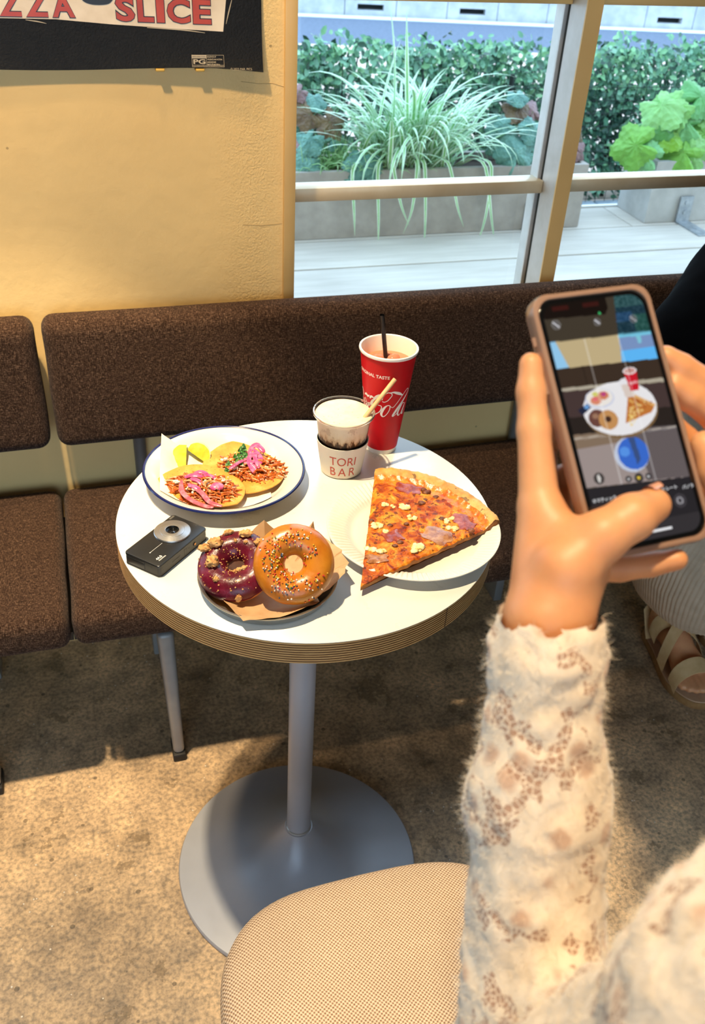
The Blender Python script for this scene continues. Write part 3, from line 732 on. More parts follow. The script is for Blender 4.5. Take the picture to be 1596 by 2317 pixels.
for i in range(72):
    a = 2*PI*i/72; c, s_ = math.cos(a), math.sin(a); out.append((0.0+0.207*math.copysign(abs(c)**0.58, c), -0.525+0.205*math.copysign(abs(s_)**0.62, s_)))
mb = MB(); prof = [(0.0, .44+.022), (0.3, .4615), (0.6, .459), (0.8, .4555), (0.9, .451), (0.95, .446), (0.985, .437), (1.0, .424), (1.0, .405), (0.985, .392), (0.95, .386), (0.5, .386)]
vs = []; fs = []
for f, z in prof:
    for x, y in out: vs.append((0.0+(x)*f, -0.525+(y+0.525)*f, z+0.0018*noise.noise((x*f*14, y*f*14, 1))))
for j in range(len(prof)-1):
    for i in range(72):
        k = (i+1) % 72; fs.append((j*72+i, (j+1)*72+i, (j+1)*72+k, j*72+k))
fs.append(tuple((len(prof)-1)*72+i for i in range(72)))
mb.add(vs, fs); mb.build('seat', M_bask, parent=st, weld=True, angle=80)
for sx in (-1, 1):
    for sy in (-1, 1):
        mb = MB(); mb.tube([(sx*0.15, -0.54+sy*0.16, 0.386), (sx*0.175, -0.54+sy*0.185, 0.0)], [0.018, 0.012], 12); mb.build('leg', M_legw, parent=st)
mb = MB(); mb.box((0, -.54, .375), (.32, .34, .022)); mb.build('seat_frame', M_legw, parent=st, bevel=.004)

# ---- poster
M_pblack = noisy('poster_black_print', S(9, 8, 7), S(16, 14, 12), 60, 0.55, bump=0.5, bscale=260, spec=0.25)
M_pcream = noisy('poster_cream_print', S(206, 186, 158), S(222, 204, 178), 22, 0.4)
M_pred = noisy('poster_red_print', S(160, 46, 20), S(178, 60, 28), 26, 0.4)
M_pink = mat('poster_ink', S(22, 16, 14), 0.4); M_pgold = noisy('poster_gold_print', S(120, 90, 30), S(170, 132, 50), 30, 0.4)
M_pgrey = mat('poster_grey_print', S(176, 160, 132), 0.45)
def curl(x, z): return YW-0.003-0.017*math.exp(-(z-1.214)/0.045)*(0.75+0.25*math.sin(x*11+1.0))
def pz(x): return 1.2175+0.0022*math.sin(x*14+2.0)-0.004*max(0, x)/0.08*1.0
ps = thing('poster', 'black poster with red PIZZA SLICE lettering on the plaster wall', 'poster', (-0.36, YW, 1.215))
mb = MB(); nx, nz = 60, 40; vs = []; fs = []
for side in (0, 1):
    for i in range(nx+1):
        x = -0.605+0.6855*i/nx
        for j in range(nz+1):
            z0 = pz(x); z = z0+(2.05-z0)*(j/nz)**1.8; vs.append((x, curl(x, z)+side*0.0004, z))
W_ = (nx+1)*(nz+1)
for i in range(nx):
    for j in range(nz):
        a = i*(nz+1)+j; fs.append((a, a+nz+1, a+nz+2, a+1)); fs.append((W_+a, W_+a+1, W_+a+nz+2, W_+a+nz+1))
mb.add(vs, fs); mb.build('sheet', M_pblack, parent=ps, angle=0)
def onp(off): return lambda x, z: (x, curl(x, z)-off, z)
def pw(px, y):
    k = 148-y; return (-0.335+0.0000971*k+(0.000703-1.55e-7*k)*px, 1.22+k*0.00066)
mb = MB(); fnp = onp(0.0005)
top = 1.47; edge = [pw(-330, 40), pw(0, 46), pw(120, 47), pw(240, 56), pw(370, 63), pw(498, 69)]
for i in range(len(edge)-1):
    (x0, z0), (x1, z1) = edge[i], edge[i+1]; n_ = 5
    for a in range(n_):
        for b in range(12):
            qs = []
            for (da, db) in ((0, 0), (1, 0), (1, 1), (0, 1)):
                u = (a+da)/n_; v = (b+db)/12; x = x0+(x1-x0)*u; z = z0+(z1-z0)*u; z = z+(top-z)*v; qs.append(fnp(x, z))
            mb.add(qs, [(0, 1, 2, 3)])
(x0, z0), (x1, z1) = pw(498, 69), pw(517, 0)
x1, z1 = x0+(x1-x0)*(top-z0)/(z1-z0)*.45, top
for b in range(8):
    za, zb = z0+(z1-z0)*b/8, z0+(z1-z0)*(b+1)/8; xa, xb = x0+(x1-x0)*b/8, x0+(x1-x0)*(b+1)/8
    mb.add([fnp(x0, za), fnp(xa, za), fnp(xb, zb), fnp(x0, zb)], [(0, 1, 2, 3)])
mb.build('box_print', M_pcream, parent=ps, smooth=False)
def fit_text(mb, txt, x0, x1, z0, z1, fn, bold=0.0, shear=0.0, sl=0.0, grow=0.0):
    vs, fs = text2d(txt, 1.0, bold); xs = [v[0] for v in vs]; ys = [v[1] for v in vs]; ax, bx, ay, by = min(xs), max(xs), min(ys), max(ys)
    mb.add([fn(x0-grow+(x1-x0+2*grow)*(v[0]-ax)/(bx-ax)+shear*(v[1]-ay), z0-grow+(z1-z0+2*grow)*(v[1]-ay)/(by-ay)+sl*(v[0]-ax)/(bx-ax)) for v in vs], fs)
for mm, off, bo, gr, nm in ((M_pink, 0.0010, 0.060, 0.0011, 'letter_outline'), (M_pred, 0.0014, 0.032, 0.0, 'lettering')):
    for w_, xa, xb, za, zb, sl in (('SLICE', -0.151, -0.002, 1.2855, 1.3195, -0.003), ('PIZZA', -0.382, -0.213, 1.2905, 1.3215, -0.001)):
        n_ = len(w_); wd = [{'I': .42, 'L': .86, 'C': 1.25}.get(c, 1.0) for c in w_]; gap = .16; tot = sum(wd)+gap*(n_-1); x = xa
        for c, q in zip(w_, wd):
            k = (xb-xa)/tot; f = (x-xa)/(xb-xa); mb = MB(); fit_text(mb, c, x, x+q*k, za+sl*f, zb+sl*f, onp(off), bo, sl=sl*q/tot, grow=gr); mb.build(nm, mm, parent=ps, smooth=False); x += (q+gap)*k
mb = MB(); ribbon(mb, [pw(175, -4)+(.003,), pw(185, 6)+(.0032,), pw(205, 10)+(.0036,), pw(232, 9)+(.0032,), pw(243, 0)+(.003,), pw(246, -8)+(.003,)], onp(0.0010)); mb.build('bowl_outline', M_pink, parent=ps, smooth=False)
mb = MB()
q = [pw(180, -12), pw(188, 2), pw(206, 6), pw(230, 5), pw(240, -3), pw(242, -12)]; mb.add([onp(0.0009)(*a) for a in q], [tuple(range(len(q)))]); mb.build('bowl_print', M_pgold, parent=ps, smooth=False)
mb = MB()
ribbon(mb, [pw(322, 62)+(.0004,), pw(400, 66)+(.0009,), pw(455, 72)+(.0003,)], onp(0.0007)); ribbon(mb, [pw(505, 52)+(.0003,), pw(512, 25)+(.0009,), pw(519, 0)+(.0004,)], onp(0.0007)); ribbon(mb, [pw(55, 49)+(.0003,), pw(80, 52)+(.0008,), pw(100, 56)+(.0002,)], onp(0.0007)); mb.build('brush_marks', M_pgrey, parent=ps, smooth=False); mb = MB()
x0, z0 = pw(424, 147); x1, z1 = pw(498, 120)
def hb(mb, xa, za, xb, zb): mb.add([onp(0.0007)(*v) for v in ((xa, za), (xb, za), (xb, zb), (xa, zb))], [(0, 1, 2, 3)])
z0 += .0005; t_ = .0005
hb(mb, x0, z0, x1, z0+t_); hb(mb, x0, z1-t_, x1, z1); hb(mb, x0, z0, x0+t_, z1); hb(mb, x1-t_, z0, x1, z1); xm = x0+(x1-x0)*.45; hb(mb, xm, z0+.0028, xm+t_, z1); hb(mb, x0, z1-.005, xm, z1); hb(mb, x0, z0+.0024, x1, z0+.0028)
fit_text(mb, 'PG', x0+.0022, xm-.0015, z0+.0042, z1-.0062, onp(0.0007), .03)
for i, s_ in enumerate(('SEQUENCES OF', 'VIOLENCE AND ACTION,', 'LANGUAGE AND', 'IMPOLITE MATERIAL')):
    zz = z1-.0042-.0037*i; fit_text(mb, s_, xm+.0013, xm+(.016, .0262, .0155, .0225)[i], zz, zz+.0026, onp(0.0007), .02)
fit_text(mb, 'Some Material May Not Be Suitable for Children', x0+.001, x1-.001, z0+.0008, z0+.0021, onp(0.0007))
mb.build('rating_box', M_pgrey, parent=ps, smooth=False); mb = MB(); xa, za = pw(513, 153); xb, _ = pw(565, 152); fit_text(mb, '\u00a9 2023 PAR. PICS.', xa, xb, za, za+.0034, onp(0.0007), .0)
mb.build('copyright_line', M_pgrey, parent=ps, smooth=False)
mb = MB(); fit_text(mb, 'PARENTAL GUIDANCE SUGGESTED', x0+.001, xm-.001, z1-.0036, z1-.0017, onp(0.0009)); mb.build('small_print', M_pink, parent=ps, smooth=False)
M_tape = mat('yellow_tape', S(206, 164, 70), 0.5)
for px in (350, 442):
    x, z = pw(px, 152); mb = MB(); mb.box((x, YW-0.0095, z-.001), (.014, .018, .004)); mb.build('tape_tab', M_tape, parent=ps, bevel=.001)

# ================================================================== ON THE TABLE
def frame(n, spin=0.0, at=(0, 0, 0)):
    q = Vector(n).normalized().to_track_quat('Z', 'Y').to_matrix().to_4x4() @ Matrix.Rotation(spin, 4, 'Z')
    return Matrix.Translation(Vector(at)) @ q
def sheet(mb, pts, centre, floor_r, zfun, rings=9, seed=1, crinkle=0.0012, thick=0.0):
    """paper sheet: a fan of rings from a flat middle out to the given (x, y, h) outline"""
    P = []; n0 = len(pts); sub = 5
    for i in range(n0):
        a, b = Vector(pts[i]), Vector(pts[(i+1) % n0])
        for k in range(sub): P.append(a.lerp(b, k/sub))
    n = len(P); c = Vector(centre); vs = [c]; fs = []
    for j in range(1, rings+1):
        f = j/rings
        for i, q in enumerate(P):
            x = c.x+(q.x-c.x)*f; y = c.y+(q.y-c.y)*f; r = math.hypot(q.x-c.x, q.y-c.y)
            zf = zfun(x, y); k = max(0, (f-0.55)/0.45)**1.5; z = zf*(1-k)+(TZ+q.z)*k if r*f > floor_r*0.6 else zf
            z = max(z, zf)
            z += crinkle*(0.4+f)*noise.noise((x*60, y*60, seed))+0.4*crinkle*f*(1 if (i//2) % 2 else -1)*abs(noise.noise((i*.7, seed, 2)))
            vs.append((x, y, max(z, zf)))
    for i in range(n): fs.append((0, 1+i, 1+(i+1) % n))
    for j in range(rings-1):
        for i in range(n):
            k = (i+1) % n; fs.append((1+j*n+i, 1+(j+1)*n+i, 1+(j+1)*n+k, 1+j*n+k))
    mb.add(vs, fs)

# ---- enamel plate with two tacos
M_enam = mat('cream_enamel', S(224, 216, 202), 0.16, spec=0.6)
M_blue = mat('navy_enamel_rim', S(28, 38, 92), 0.15, spec=0.6)
PC = Vector((-0.0945, 0.099, TZ))
pl = thing('enamel_plate', 'round white enamel plate with navy blue rim under two tacos', 'plate', PC)
prof = [(0, .0006), (.070, .0006), (.078, .0022), (.088, .0105), (.0955, .0172), (.1045, .0205), (.1108, .0228), (.1118, .0240), (.1108, .0251), (.1042, .0228), (.0948, .0192), (.087, .0125), (.077, .0044), (.069, .0030), (0, .0030)]
mb = MB(); mb.lathe(prof, c=PC, n=112); mb.build('dish', M_enam, parent=pl)
mb = MB(); mb.lathe([(.1085, .0217), (.1112, .0224), (.1126, .0240), (.1116, .0257), (.1096, .0258), (.1085, .0249)], c=PC, n=112, caps=False); mb.build('rim', M_blue, parent=pl)
def plate_z(x, y):
    r = math.hypot(x-PC.x, y-PC.y); return TZ+float(np.interp(r, [0, .069, .077, .087, .0948, .1042, .1108, .115], [.0036, .0036, .0050, .0131, .0198, .0234, .0258, .0262]))
def paper_fn(c1, c2):
    def fn(t):
        f = t.noise(40, 5); t.col(t.ramp(f, [(0.3, c1), (0.7, c2)])); t.bump(t.noise(90, 4), 0.3, 0.001)
    return fn
M_liner = mat('greaseproof_paper', S(240, 230, 208), 0.55, fn=paper_fn(S(236, 226, 204), S(246, 238, 220)), Transmission_Weight=0.0)
lp = [(-0.172, 0.164, 0.050), (-0.1575, 0.1612, 0.036), (-0.1363, 0.1576, 0.022), (-0.1089, 0.1672, 0.012), (-0.0946, 0.1323, 0.006), (-0.0384, 0.054, 0.006), (-0.0428, 0.0275, 0.009), (-0.0775, 0.0113, 0.009), (-0.1297, 0.025, 0.010), (-0.1693, 0.0388, 0.012), (-0.1880, 0.0627, 0.018), (-0.1830, 0.108, 0.020), (-0.1790, 0.1303, 0.030)]
mb = MB(); sheet(mb, lp, (-0.115, 0.09, TZ+.0042), .07, lambda x, y: plate_z(x, y)+.0008, seed=4)
tag(mb.build('paper_liner', M_liner, loc=(-0.115, 0.09, TZ+.005), angle=30), 'white greaseproof paper with one raised corner on the enamel plate', 'paper')

def tort_fn(t):
    co = t.co(); a = t.noise(34, 5, 0.6, co); b = t.noise(300, 3, 0.6, co)
    c = t.ramp(a, [(0.28, S(186, 122, 36)), (0.5, S(210, 154, 60)), (0.7, S(226, 180, 98))])
    sp = t.m('LESS_THAN', t.voro(170, co=co), 0.16); c = t.mix(t.m('MULTIPLY', sp, 0.5), c, S(120, 78, 30))
    t.col(c); t.bump(t.m('ADD', t.m('MULTIPLY', a, .6), t.m('MULTIPLY', b, .4)), 0.6, 0.0016)
M_tort = mat('corn_tortilla', S(224, 176, 80), 0.65, fn=tort_fn)
def meat_fn(c1, c2, c3):
    def fn(t):
        a = t.noise(120, 4); t.col(t.ramp(a, [(0.3, c1), (0.5, c2), (0.7, c3)])); t.bump(t.noise(260, 3), 0.5, 0.001)
    return fn
M_meat = mat('shredded_chicken', S(190, 96, 40), 0.38, fn=meat_fn(S(138, 56, 14), S(192, 94, 28), S(220, 136, 56)))
M_meat2 = mat('shredded_chicken_pale', S(222, 160, 96), 0.4, fn=meat_fn(S(196, 116, 54), S(222, 156, 90), S(238, 190, 128)))
M_onion = mat('pickled_onion', S(206, 74, 124), 0.28, fn=meat_fn(S(188, 52, 108), S(210, 84, 134), S(228, 134, 166)), Subsurface_Weight=0.15, Subsurface_Radius=(0.004, 0.002, 0.002))
M_onion2 = mat('pickled_onion_coral', S(214, 88, 104), 0.28, fn=meat_fn(S(200, 66, 84), S(218, 96, 110), S(232, 140, 148)))
M_cheese = mat('crumbled_cheese', S(246, 236, 208), 0.6, fn=meat_fn(S(236, 222, 186), S(246, 236, 208), S(252, 246, 226)))
M_cil = mat('cilantro_leaf', S(52, 110, 40), 0.45, fn=meat_fn(S(34, 86, 28), S(58, 120, 44), S(96, 156, 70)))
def taco(label, out, base, seed, fold, meats, onions, cheese, cil, tilt=0.0):
    cx = sum(q[0] for q in out)/len(out); cy = sum(q[1] for q in out)/len(out)
    t = thing('taco', label, 'taco', (cx, cy, TZ+base), 'tacos on the enamel plate'); r_ = random.Random(seed)
    n = 48; th = [math.atan2(y-cy, x-cx) for x, y in out]; rr = [math.hypot(x-cx, y-cy) for x, y in out]
    o_ = sorted(zip(th, rr)); ta = [a for a, _ in o_]; ra = [b for _, b in o_]; ta = [ta[-1]-2*PI]+ta+[ta[0]+2*PI]; ra = [ra[-1]]+ra+[ra[0]]
    rad = lambda a: float(np.interp((a+PI) % (2*PI)-PI, ta, ra))
    def surf(x, y):
        d = Vector((x-cx, y-cy)); R = rad(math.atan2(d.y, d.x)); f = d.length/max(R, 1e-6)
        z = TZ+base+fold*(f**2)*(0.55+0.45*math.cos(2*(math.atan2(d.y, d.x)-2.0)))+0.0012*noise.noise((x*40, y*40, seed))
        return z+tilt*(x-cx)
    mb = MB(); vs = []; fs = []; rings = 10
    for side in (1, 0):
        for j in range(rings+1):
            for i in range(n):
                a = 2*PI*i/n; R = rad(a)*(1+0.012*noise.noise((math.cos(a)*3, math.sin(a)*3, seed)))*j/rings
                x, y = cx+R*math.cos(a), cy+R*math.sin(a); ed = 1-(j/rings)**8*0.5
                vs.append((x, y, surf(x, y)+(0.0016*ed if side else -0.0012*ed)))
    W = (rings+1)*n
    for j in range(rings):
        for i in range(n):
            k = (i+1) % n; fs.append((j*n+i, (j+1)*n+i, (j+1)*n+k, j*n+k)); fs.append((W+j*n+i, W+j*n+k, W+(j+1)*n+k, W+(j+1)*n+i))
    for i in range(n):
        k = (i+1) % n; fs.append((rings*n+i, W+rings*n+i, W+rings*n+k, rings*n+k))
    mb.add(vs, fs); mb.build('tortilla', M_tort, parent=t, weld=True, angle=70)
    mb = MB()
    (mx, my, ax, ay, ang) = meats
    for i in range(400):
        a = r_.uniform(0, 2*PI); q = r_.random()**.5; x = mx+math.cos(a)*q*ax; y = my+math.sin(a)*q*ay
        dx, dy = x-mx, y-my; x = mx+dx*math.cos(ang)-dy*math.sin(ang); y = my+dx*math.sin(ang)+dy*math.cos(ang)
        h = 0.017*(1-q*q)*r_.random()+0.0022; L = r_.uniform(.008, .026); d = ang+r_.gauss(0, .75); p = []
        b1, b2 = r_.uniform(-1.3, 1.3), r_.uniform(-.5, .7)
        for s_ in (-.5, -.17, .17, .5): p.append((x+math.cos(d+b1*s_)*L*s_, y+math.sin(d+b1*s_)*L*s_, surf(x, y)+h+0.004*b2*s_+0.0015*noise.noise((x*90+s_, y*90, i))))
        R = r_.uniform(.0008, .0020); mb.tube(p, [R*.6, R, R, R*.5], 5, mi=0 if r_.random() < .8 else 1)
    for i in range(26):
        a = r_.uniform(0, 2*PI); q = r_.random()**.6*.82; dx, dy = math.cos(a)*q*ax, math.sin(a)*q*ay; x = mx+dx*math.cos(ang)-dy*math.sin(ang); y = my+dx*math.sin(ang)+dy*math.cos(ang); s_ = r_.uniform(.005, .009); mb.blob((x, y, surf(x, y)+.002+.006*(1-q)), (s_, s_*.7, s_*.6), i+seed, .4, 10, fr=2.5)
    m = mb.build('shredded_meat', [M_meat, M_meat2], parent=t, angle=70); m['kind'] = 'stuff'
    for pts, wd, mm in onions:
        mb = MB(); p = [Vector((x, y, surf(x, y)+h)) for x, y, h in pts]; Q = []
        for i in range(len(p)-1):
            a, b, c_, d = p[max(i-1, 0)], p[i], p[i+1], p[min(i+2, len(p)-1)]
            for k in range(5):
                u = k/5; Q.append(0.5*((2*b)+(-a+c_)*u+(2*a-5*b+4*c_-d)*u*u+(-a+3*b-3*c_+d)*u**3))
        Q.append(p[-1]); mb.tube(Q, [wd*1.2*min(1, .5+3*min(i, len(Q)-1-i)/len(Q)) for i in range(len(Q))], 8, flat=0.42); mb.build('onion_strip', mm, parent=t, angle=70)
    small = MB()
    for i in range(cheese[4]):
        x = cheese[0]+r_.gauss(0, cheese[2]); y = cheese[1]+r_.gauss(0, cheese[3]); s_ = r_.uniform(.0007, .0021); small.blob((x, y, surf(x, y)+.0135-40*((x-mx)**2+(y-my)**2)*.16+r_.uniform(-.002, .003)), s_, i, .3, 6)
    c_ = small.build('cheese_crumbs', M_cheese, parent=t, angle=70); c_['kind'] = 'stuff'
    for i in range(cheese[5]):
        x = cheese[0]+r_.gauss(0, cheese[2]*1.1); y = cheese[1]+r_.gauss(0, cheese[3]*1.1); mb = MB(); mb.blob((x, y, surf(x, y)+.014), (r_.uniform(.0024, .0036), r_.uniform(.002, .003), r_.uniform(.0018, .0026)), i+40, .4, 9, fr=2.2); mb.build('cheese_lump', M_cheese, parent=t, angle=80)
    for (x, y, h, s_) in cil:
        mb = MB(); nn = Vector((r_.gauss(0, .4), -.5+r_.gauss(0, .3), .8)); F_ = frame(nn, r_.uniform(0, 6.3), (x, y, surf(x, y)+h))
        for lob, (lx, ly) in enumerate(((0, .55), (.5, .1), (-.5, .1), (0, -.1))):
            k = [F_ @ Vector(((lx+.42*math.cos(a)*(1+.22*math.cos(3*a)))*s_, (ly+.42*math.sin(a)*(1+.22*math.cos(3*a)))*s_, .12*s_*math.cos(2*a)+lob*.0002)) for a in [2*PI*i/14 for i in range(14)]]
            c0 = F_ @ Vector((lx*s_, ly*s_, -.1*s_)); mb.add([c0]+k, [(0, 1+i, 1+(i+1) % 14) for i in range(14)])
        mb.build('cilantro_leaf', M_cil, parent=t, angle=70)
    return t
T1 = [(-0.1895, 0.0954), (-0.164, 0.1155), (-0.1161, 0.121), (-0.0821, 0.0895), (-0.0754, 0.0469), (-0.0926, 0.0141), (-0.123, 0.0158), (-0.1662, 0.038), (-0.1881, 0.0734)]
T2 = [(-0.122, 0.1253), (-0.0991, 0.1652), (-0.0615, 0.1843), (-0.0292, 0.1711), (-0.0116, 0.1313), (-0.0108, 0.0931), (-0.0213, 0.0649), (-0.0548, 0.0455), (-0.088, 0.0500), (-0.112, 0.085)]
taco('shredded chicken taco with pink pickled onion and green cilantro, farther from camera', T2, .0075, 11, .006, (-0.054, 0.110, .046, .034, -.5),
     [([(-.0556, .124, .018), (-.047, .136, .022), (-.0389, .1397, .022), (-.036, .128, .019)], .0032, M_onion), ([(-.048, .130, .022), (-.0413, .1113, .019), (-.045, .098, .015)], .0030, M_onion), ([(-.058, .118, .020), (-.0594, .0971, .018), (-.0560, .0800, .012)], .0026, M_onion), ([(-.0882, .0991, .012), (-.074, .106, .017), (-.06, .112, .019)], .0026, M_onion), ([(-.052, .126, .024), (-.058, .105, .021), (-.052, .086, .013)], .0022, M_onion), ([(-.066, .105, .017), (-.055, .100, .019), (-.046, .108, .019)], .0030, M_onion), ([(-.050, .138, .020), (-.040, .132, .024), (-.034, .120, .020)], .0036, M_onion), ([(-.060, .108, .021), (-.050, .116, .023), (-.040, .118, .020)], .0032, M_onion), ([(-.047, .120, .022), (-.050, .104, .021), (-.048, .088, .014)], .0026, M_onion)],
     (-.060, .118, .019, .015, 120, 8), [(-.0727, .1190, .016, .0080), (-.066, .125, .020, .0085), (-.0607, .132, .022, .0080), (-.0583, .1178, .021, .0072), (-.072, .110, .018, .0080), (-.086, .113, .011, .0062), (-.090, .103, .008, .0052), (-.105, .103, .005, .0045), (-.064, .115, .022, .0058)])
taco('shredded chicken taco with long coral onion strips and white cheese, nearer the camera', T1, .0115, 12, .007, (-0.130, 0.064, .048, .033, -.55),
     [([(-.1575, .0748, .014), (-.1597, .050, .012), (-.150, .030, .009), (-.1350, .014, .005), (-.1249, .0066, .004)], .0030, M_onion2), ([(-.1495, .0642, .016), (-.1355, .040, .014), (-.1278, .018, .008), (-.1138, .0060, .004)], .0032, M_onion2), ([(-.152, .082, .014), (-.140, .078, .018), (-.128, .074, .017)], .0036, M_onion), ([(-.145, .072, .018), (-.136, .064, .018), (-.131, .056, .015)], .0032, M_onion), ([(-.127, .074, .018), (-.118, .076, .017), (-.112, .070, .014)], .0030, M_onion), ([(-.122, .045, .014), (-.114, .0475, .017), (-.106, .043, .014)], .0052, M_onion), ([(-.150, .060, .016), (-.142, .052, .017), (-.136, .046, .014)], .0034, M_onion), ([(-.140, .084, .016), (-.130, .082, .020), (-.120, .078, .017)], .0034, M_onion)],
     (-.126, .066, .017, .011, 170, 9), [])
# a slice of the meat spills past the tortilla edge of the far taco
# ---- lime wedges
def lime_fn(t):
    a = t.noise(60, 4); t.col(t.ramp(a, [(0.3, S(186, 188, 40)), (0.7, S(218, 216, 92))])); t.bump(t.voro(160), 0.3, 0.001)
M_lflesh = mat('lime_flesh', S(222, 212, 70), 0.2, fn=lime_fn, Subsurface_Weight=0.2, Subsurface_Radius=(0.004, 0.004, 0.001)); M_lpeel = noisy('lime_peel', S(120, 160, 30), S(160, 190, 50), 90, 0.35, bump=.2); M_lpith = mat('lime_pith', S(236, 232, 176), 0.5)
def lime(label, at, D, Nn, R=.0205, open_=1.25):
    """wedge: local X the core axis, one cut face turned to normal Nn with its peel toward D"""
    t = thing('lime_wedge', label, 'lime', at, 'lime wedges on the enamel plate')
    Nn = Vector(Nn).normalized(); D = Vector(D); D = (D-Nn*D.dot(Nn)).normalized(); A = D.cross(Nn); h_ = open_/2
    ly = D*math.sin(h_)+Nn*math.cos(h_); lz = -D*math.cos(h_)+Nn*math.sin(h_); F3 = Matrix((A, ly, lz)).transposed()
    N = 16; K = 9
    def P(u, a, s_, out=0.0):
        e = max(0, 1-u*u)**.5; r = R*e*s_; q = Vector((u*R*.84, r*math.sin(a), -r*math.cos(a))); return Vector(at)+F3 @ q
    mbp, mbf, mbw = MB(), MB(), MB(); vs = []; fs = []
    for i in range(N+1):
        u = -1+2*i/N
        for k in range(K+1): vs.append(P(u, -h_+open_*k/K, 1.0))
    for i in range(N):
        for k in range(K): a = i*(K+1)+k; fs.append((a, a+1, a+K+2, a+K+1))
    mbp.add(vs, fs)
    for sg in (-1, 1):
        vs = []
        for i in range(N+1):
            u = -1+2*i/N; 
            for s_ in (0.0, .3, .6, .9, 1.0): vs.append(P(u, sg*h_, s_)+F3 @ Vector((0, 0, .0008*math.sin(s_*3.1)*(1 if i % 4 else -.6))))
        for i in range(N):
            for k in range(4): a = i*5+k; (mbf if k < 3 and 0 < i < N-1 else mbw).add([vs[a], vs[a+1], vs[a+6], vs[a+5]], [(0, 1, 2, 3)])
    mbp.build('peel', M_lpeel, parent=t, angle=70); mbf.build('flesh', M_lflesh, parent=t, weld=True, angle=60); mbw.build('pith', M_lpith, parent=t, weld=True, angle=60)
lime('lime wedge standing with its green peel on the left side', (-.1420, .1400, TZ+.0215), (-.93, .18, .05), (-.22, -.72, .62), .0235)
lime('lime wedge with rounded peel toward the far taco', (-.1270, .1440, TZ+.018), (.60, .38, .55), (.10, -.74, .64), .0225)

# ---- compact camera
M_cam = noisy('satin_black_camera', S(26, 25, 24), S(30, 29, 28), 80, 0.32, spec=0.6); M_camg = noisy('gunmetal_side', S(56, 54, 50), S(62, 60, 56), 60, 0.36, metal=0.5)
def chrome_fn(t):
    X = t.xyz('Object'); r = t.m('SQRT', t.m('ADD', t.m('MULTIPLY', X['X'], X['X']), t.m('MULTIPLY', X['Y'], X['Y'])))
    w_ = t.m('SINE', t.m('MULTIPLY', r, 9000)); t.bump(w_, 0.15, 0.0005)
M_chr = mat('turned_metal', S(214, 214, 214), 0.28, 1.0, fn=chrome_fn); M_lens = mat('lens_black', S(14, 14, 14), 0.2); M_cwhite = mat('white_marking', S(232, 228, 218), 0.4); M_cdark = mat('engraved_marking', S(20, 18, 16), 0.5)
CA = Vector((-0.1922, -0.0418, TZ)); ang = math.radians(44.3)
cm = thing('compact_camera', 'flat black compact camera lying lens up on the table', 'camera', CA)
Fc = Matrix.Translation(CA) @ Matrix.Rotation(ang, 4, 'Z')
def cpart(name, mb, m, **k): mb.xf(Fc); return mb.build(name, m, parent=cm, **k)
Lc, Wc, Hc = .0955, .0550, .0178
def rsolid(W, H, r, rings, n=8):
    vs = []; fs = []
    for ins, z in rings:
        P = rrect(W-2*ins, H-2*ins, max(.0003, r-ins), n); N = len(P); vs += [(x, y, z) for x, y in P]
    for j in range(len(rings)-1):
        for i in range(N): k = (i+1) % N; fs.append((j*N+i, j*N+k, (j+1)*N+k, (j+1)*N+i))
    fs.append(tuple(range(N-1, -1, -1))); fs.append(tuple((len(rings)-1)*N+i for i in range(N)))
    return vs, fs
mb = MB(); mb.add(*rsolid(Lc-.0008, Wc-.0008, .0042, [(0, .0018), (0, Hc-.0032)])); cpart('body', mb, M_camg, angle=30)
mb = MB(); mb.add(*rsolid(Lc, Wc, .0045, [(.0004, Hc-.0032), (0, Hc-.0028), (0, Hc-.0011), (.0003, Hc-.0004), (.0011, Hc)])); cpart('front_cover', mb, M_cam, angle=30)
mb = MB(); mb.add(*rsolid(Lc, Wc, .0045, [(.0008, 0), (0, .0008), (0, .0019), (.0003, .0022)])); cpart('back_cover', mb, M_cam, angle=30)
mb = MB(); mb.box2(-Lc/2-.0003, -Lc/2+.004, -.004, Wc/2-.003, .003, Hc-.0045); cpart('port_cover', mb, M_cam, bevel=.0006)
lens = thing('lens', None, None, tuple(Fc @ Vector((.0165, .0035, Hc)))); del_l = lens; lens.parent = cm; lens.location = Vector(Fc @ Vector((.0165, .0035, Hc)))-CA
LC = Fc @ Vector((.0165, .0035, Hc))
mb = MB(); mb.lathe([(.0234, 0), (.0234, .0012), (.0226, .0022), (.0156, .0032), (.0155, .0029), (.0151, .0029), (.0150, .0033), (.0098, .0042), (.0084, .004)], c=LC, n=80, caps=False); mb.build('lens_ring', M_chr, parent=lens, angle=25)
mb = MB(); mb.lathe([(.0086, .0041), (.0078, .0028), (.0078, .0022), (.0070, .0020), (.0068, .0012), (.0060, .0010), (.0058, .0004), (.0045, .0002), (.0, .0006)], c=LC, n=64, caps=False); mb.build('lens_barrel', M_lens, parent=lens, angle=25)
mb = MB(); mb.lathe([(0, .0012), (.0018, .0009), (.0034, .0003)], c=LC, n=32, caps=False); mb.build('lens_glass', mat('lens_glass', S(22, 24, 30), 0.03, spec=1.0), parent=lens)
mb = MB(); zt_ = Hc+.00012
f2 = lambda ox, oy, s_=1: (lambda x, y: (ox+x*s_, oy+y*s_, zt_))
put_text(mb, '44.0', .0056, f2(-.0385, -.0175), .035); put_text(mb, 'MEGAPIXELS', .0023, f2(-.0385, -.0203), .03)
mb.box2(-.0315, -.0085, -.0005, -.0001, Hc-.0001, zt_); mb.lathe([(.0009, 0), (0, .0001)], c=(-.0318, -.0003, Hc), n=12)
cpart('front_print', mb, M_cwhite, smooth=False)
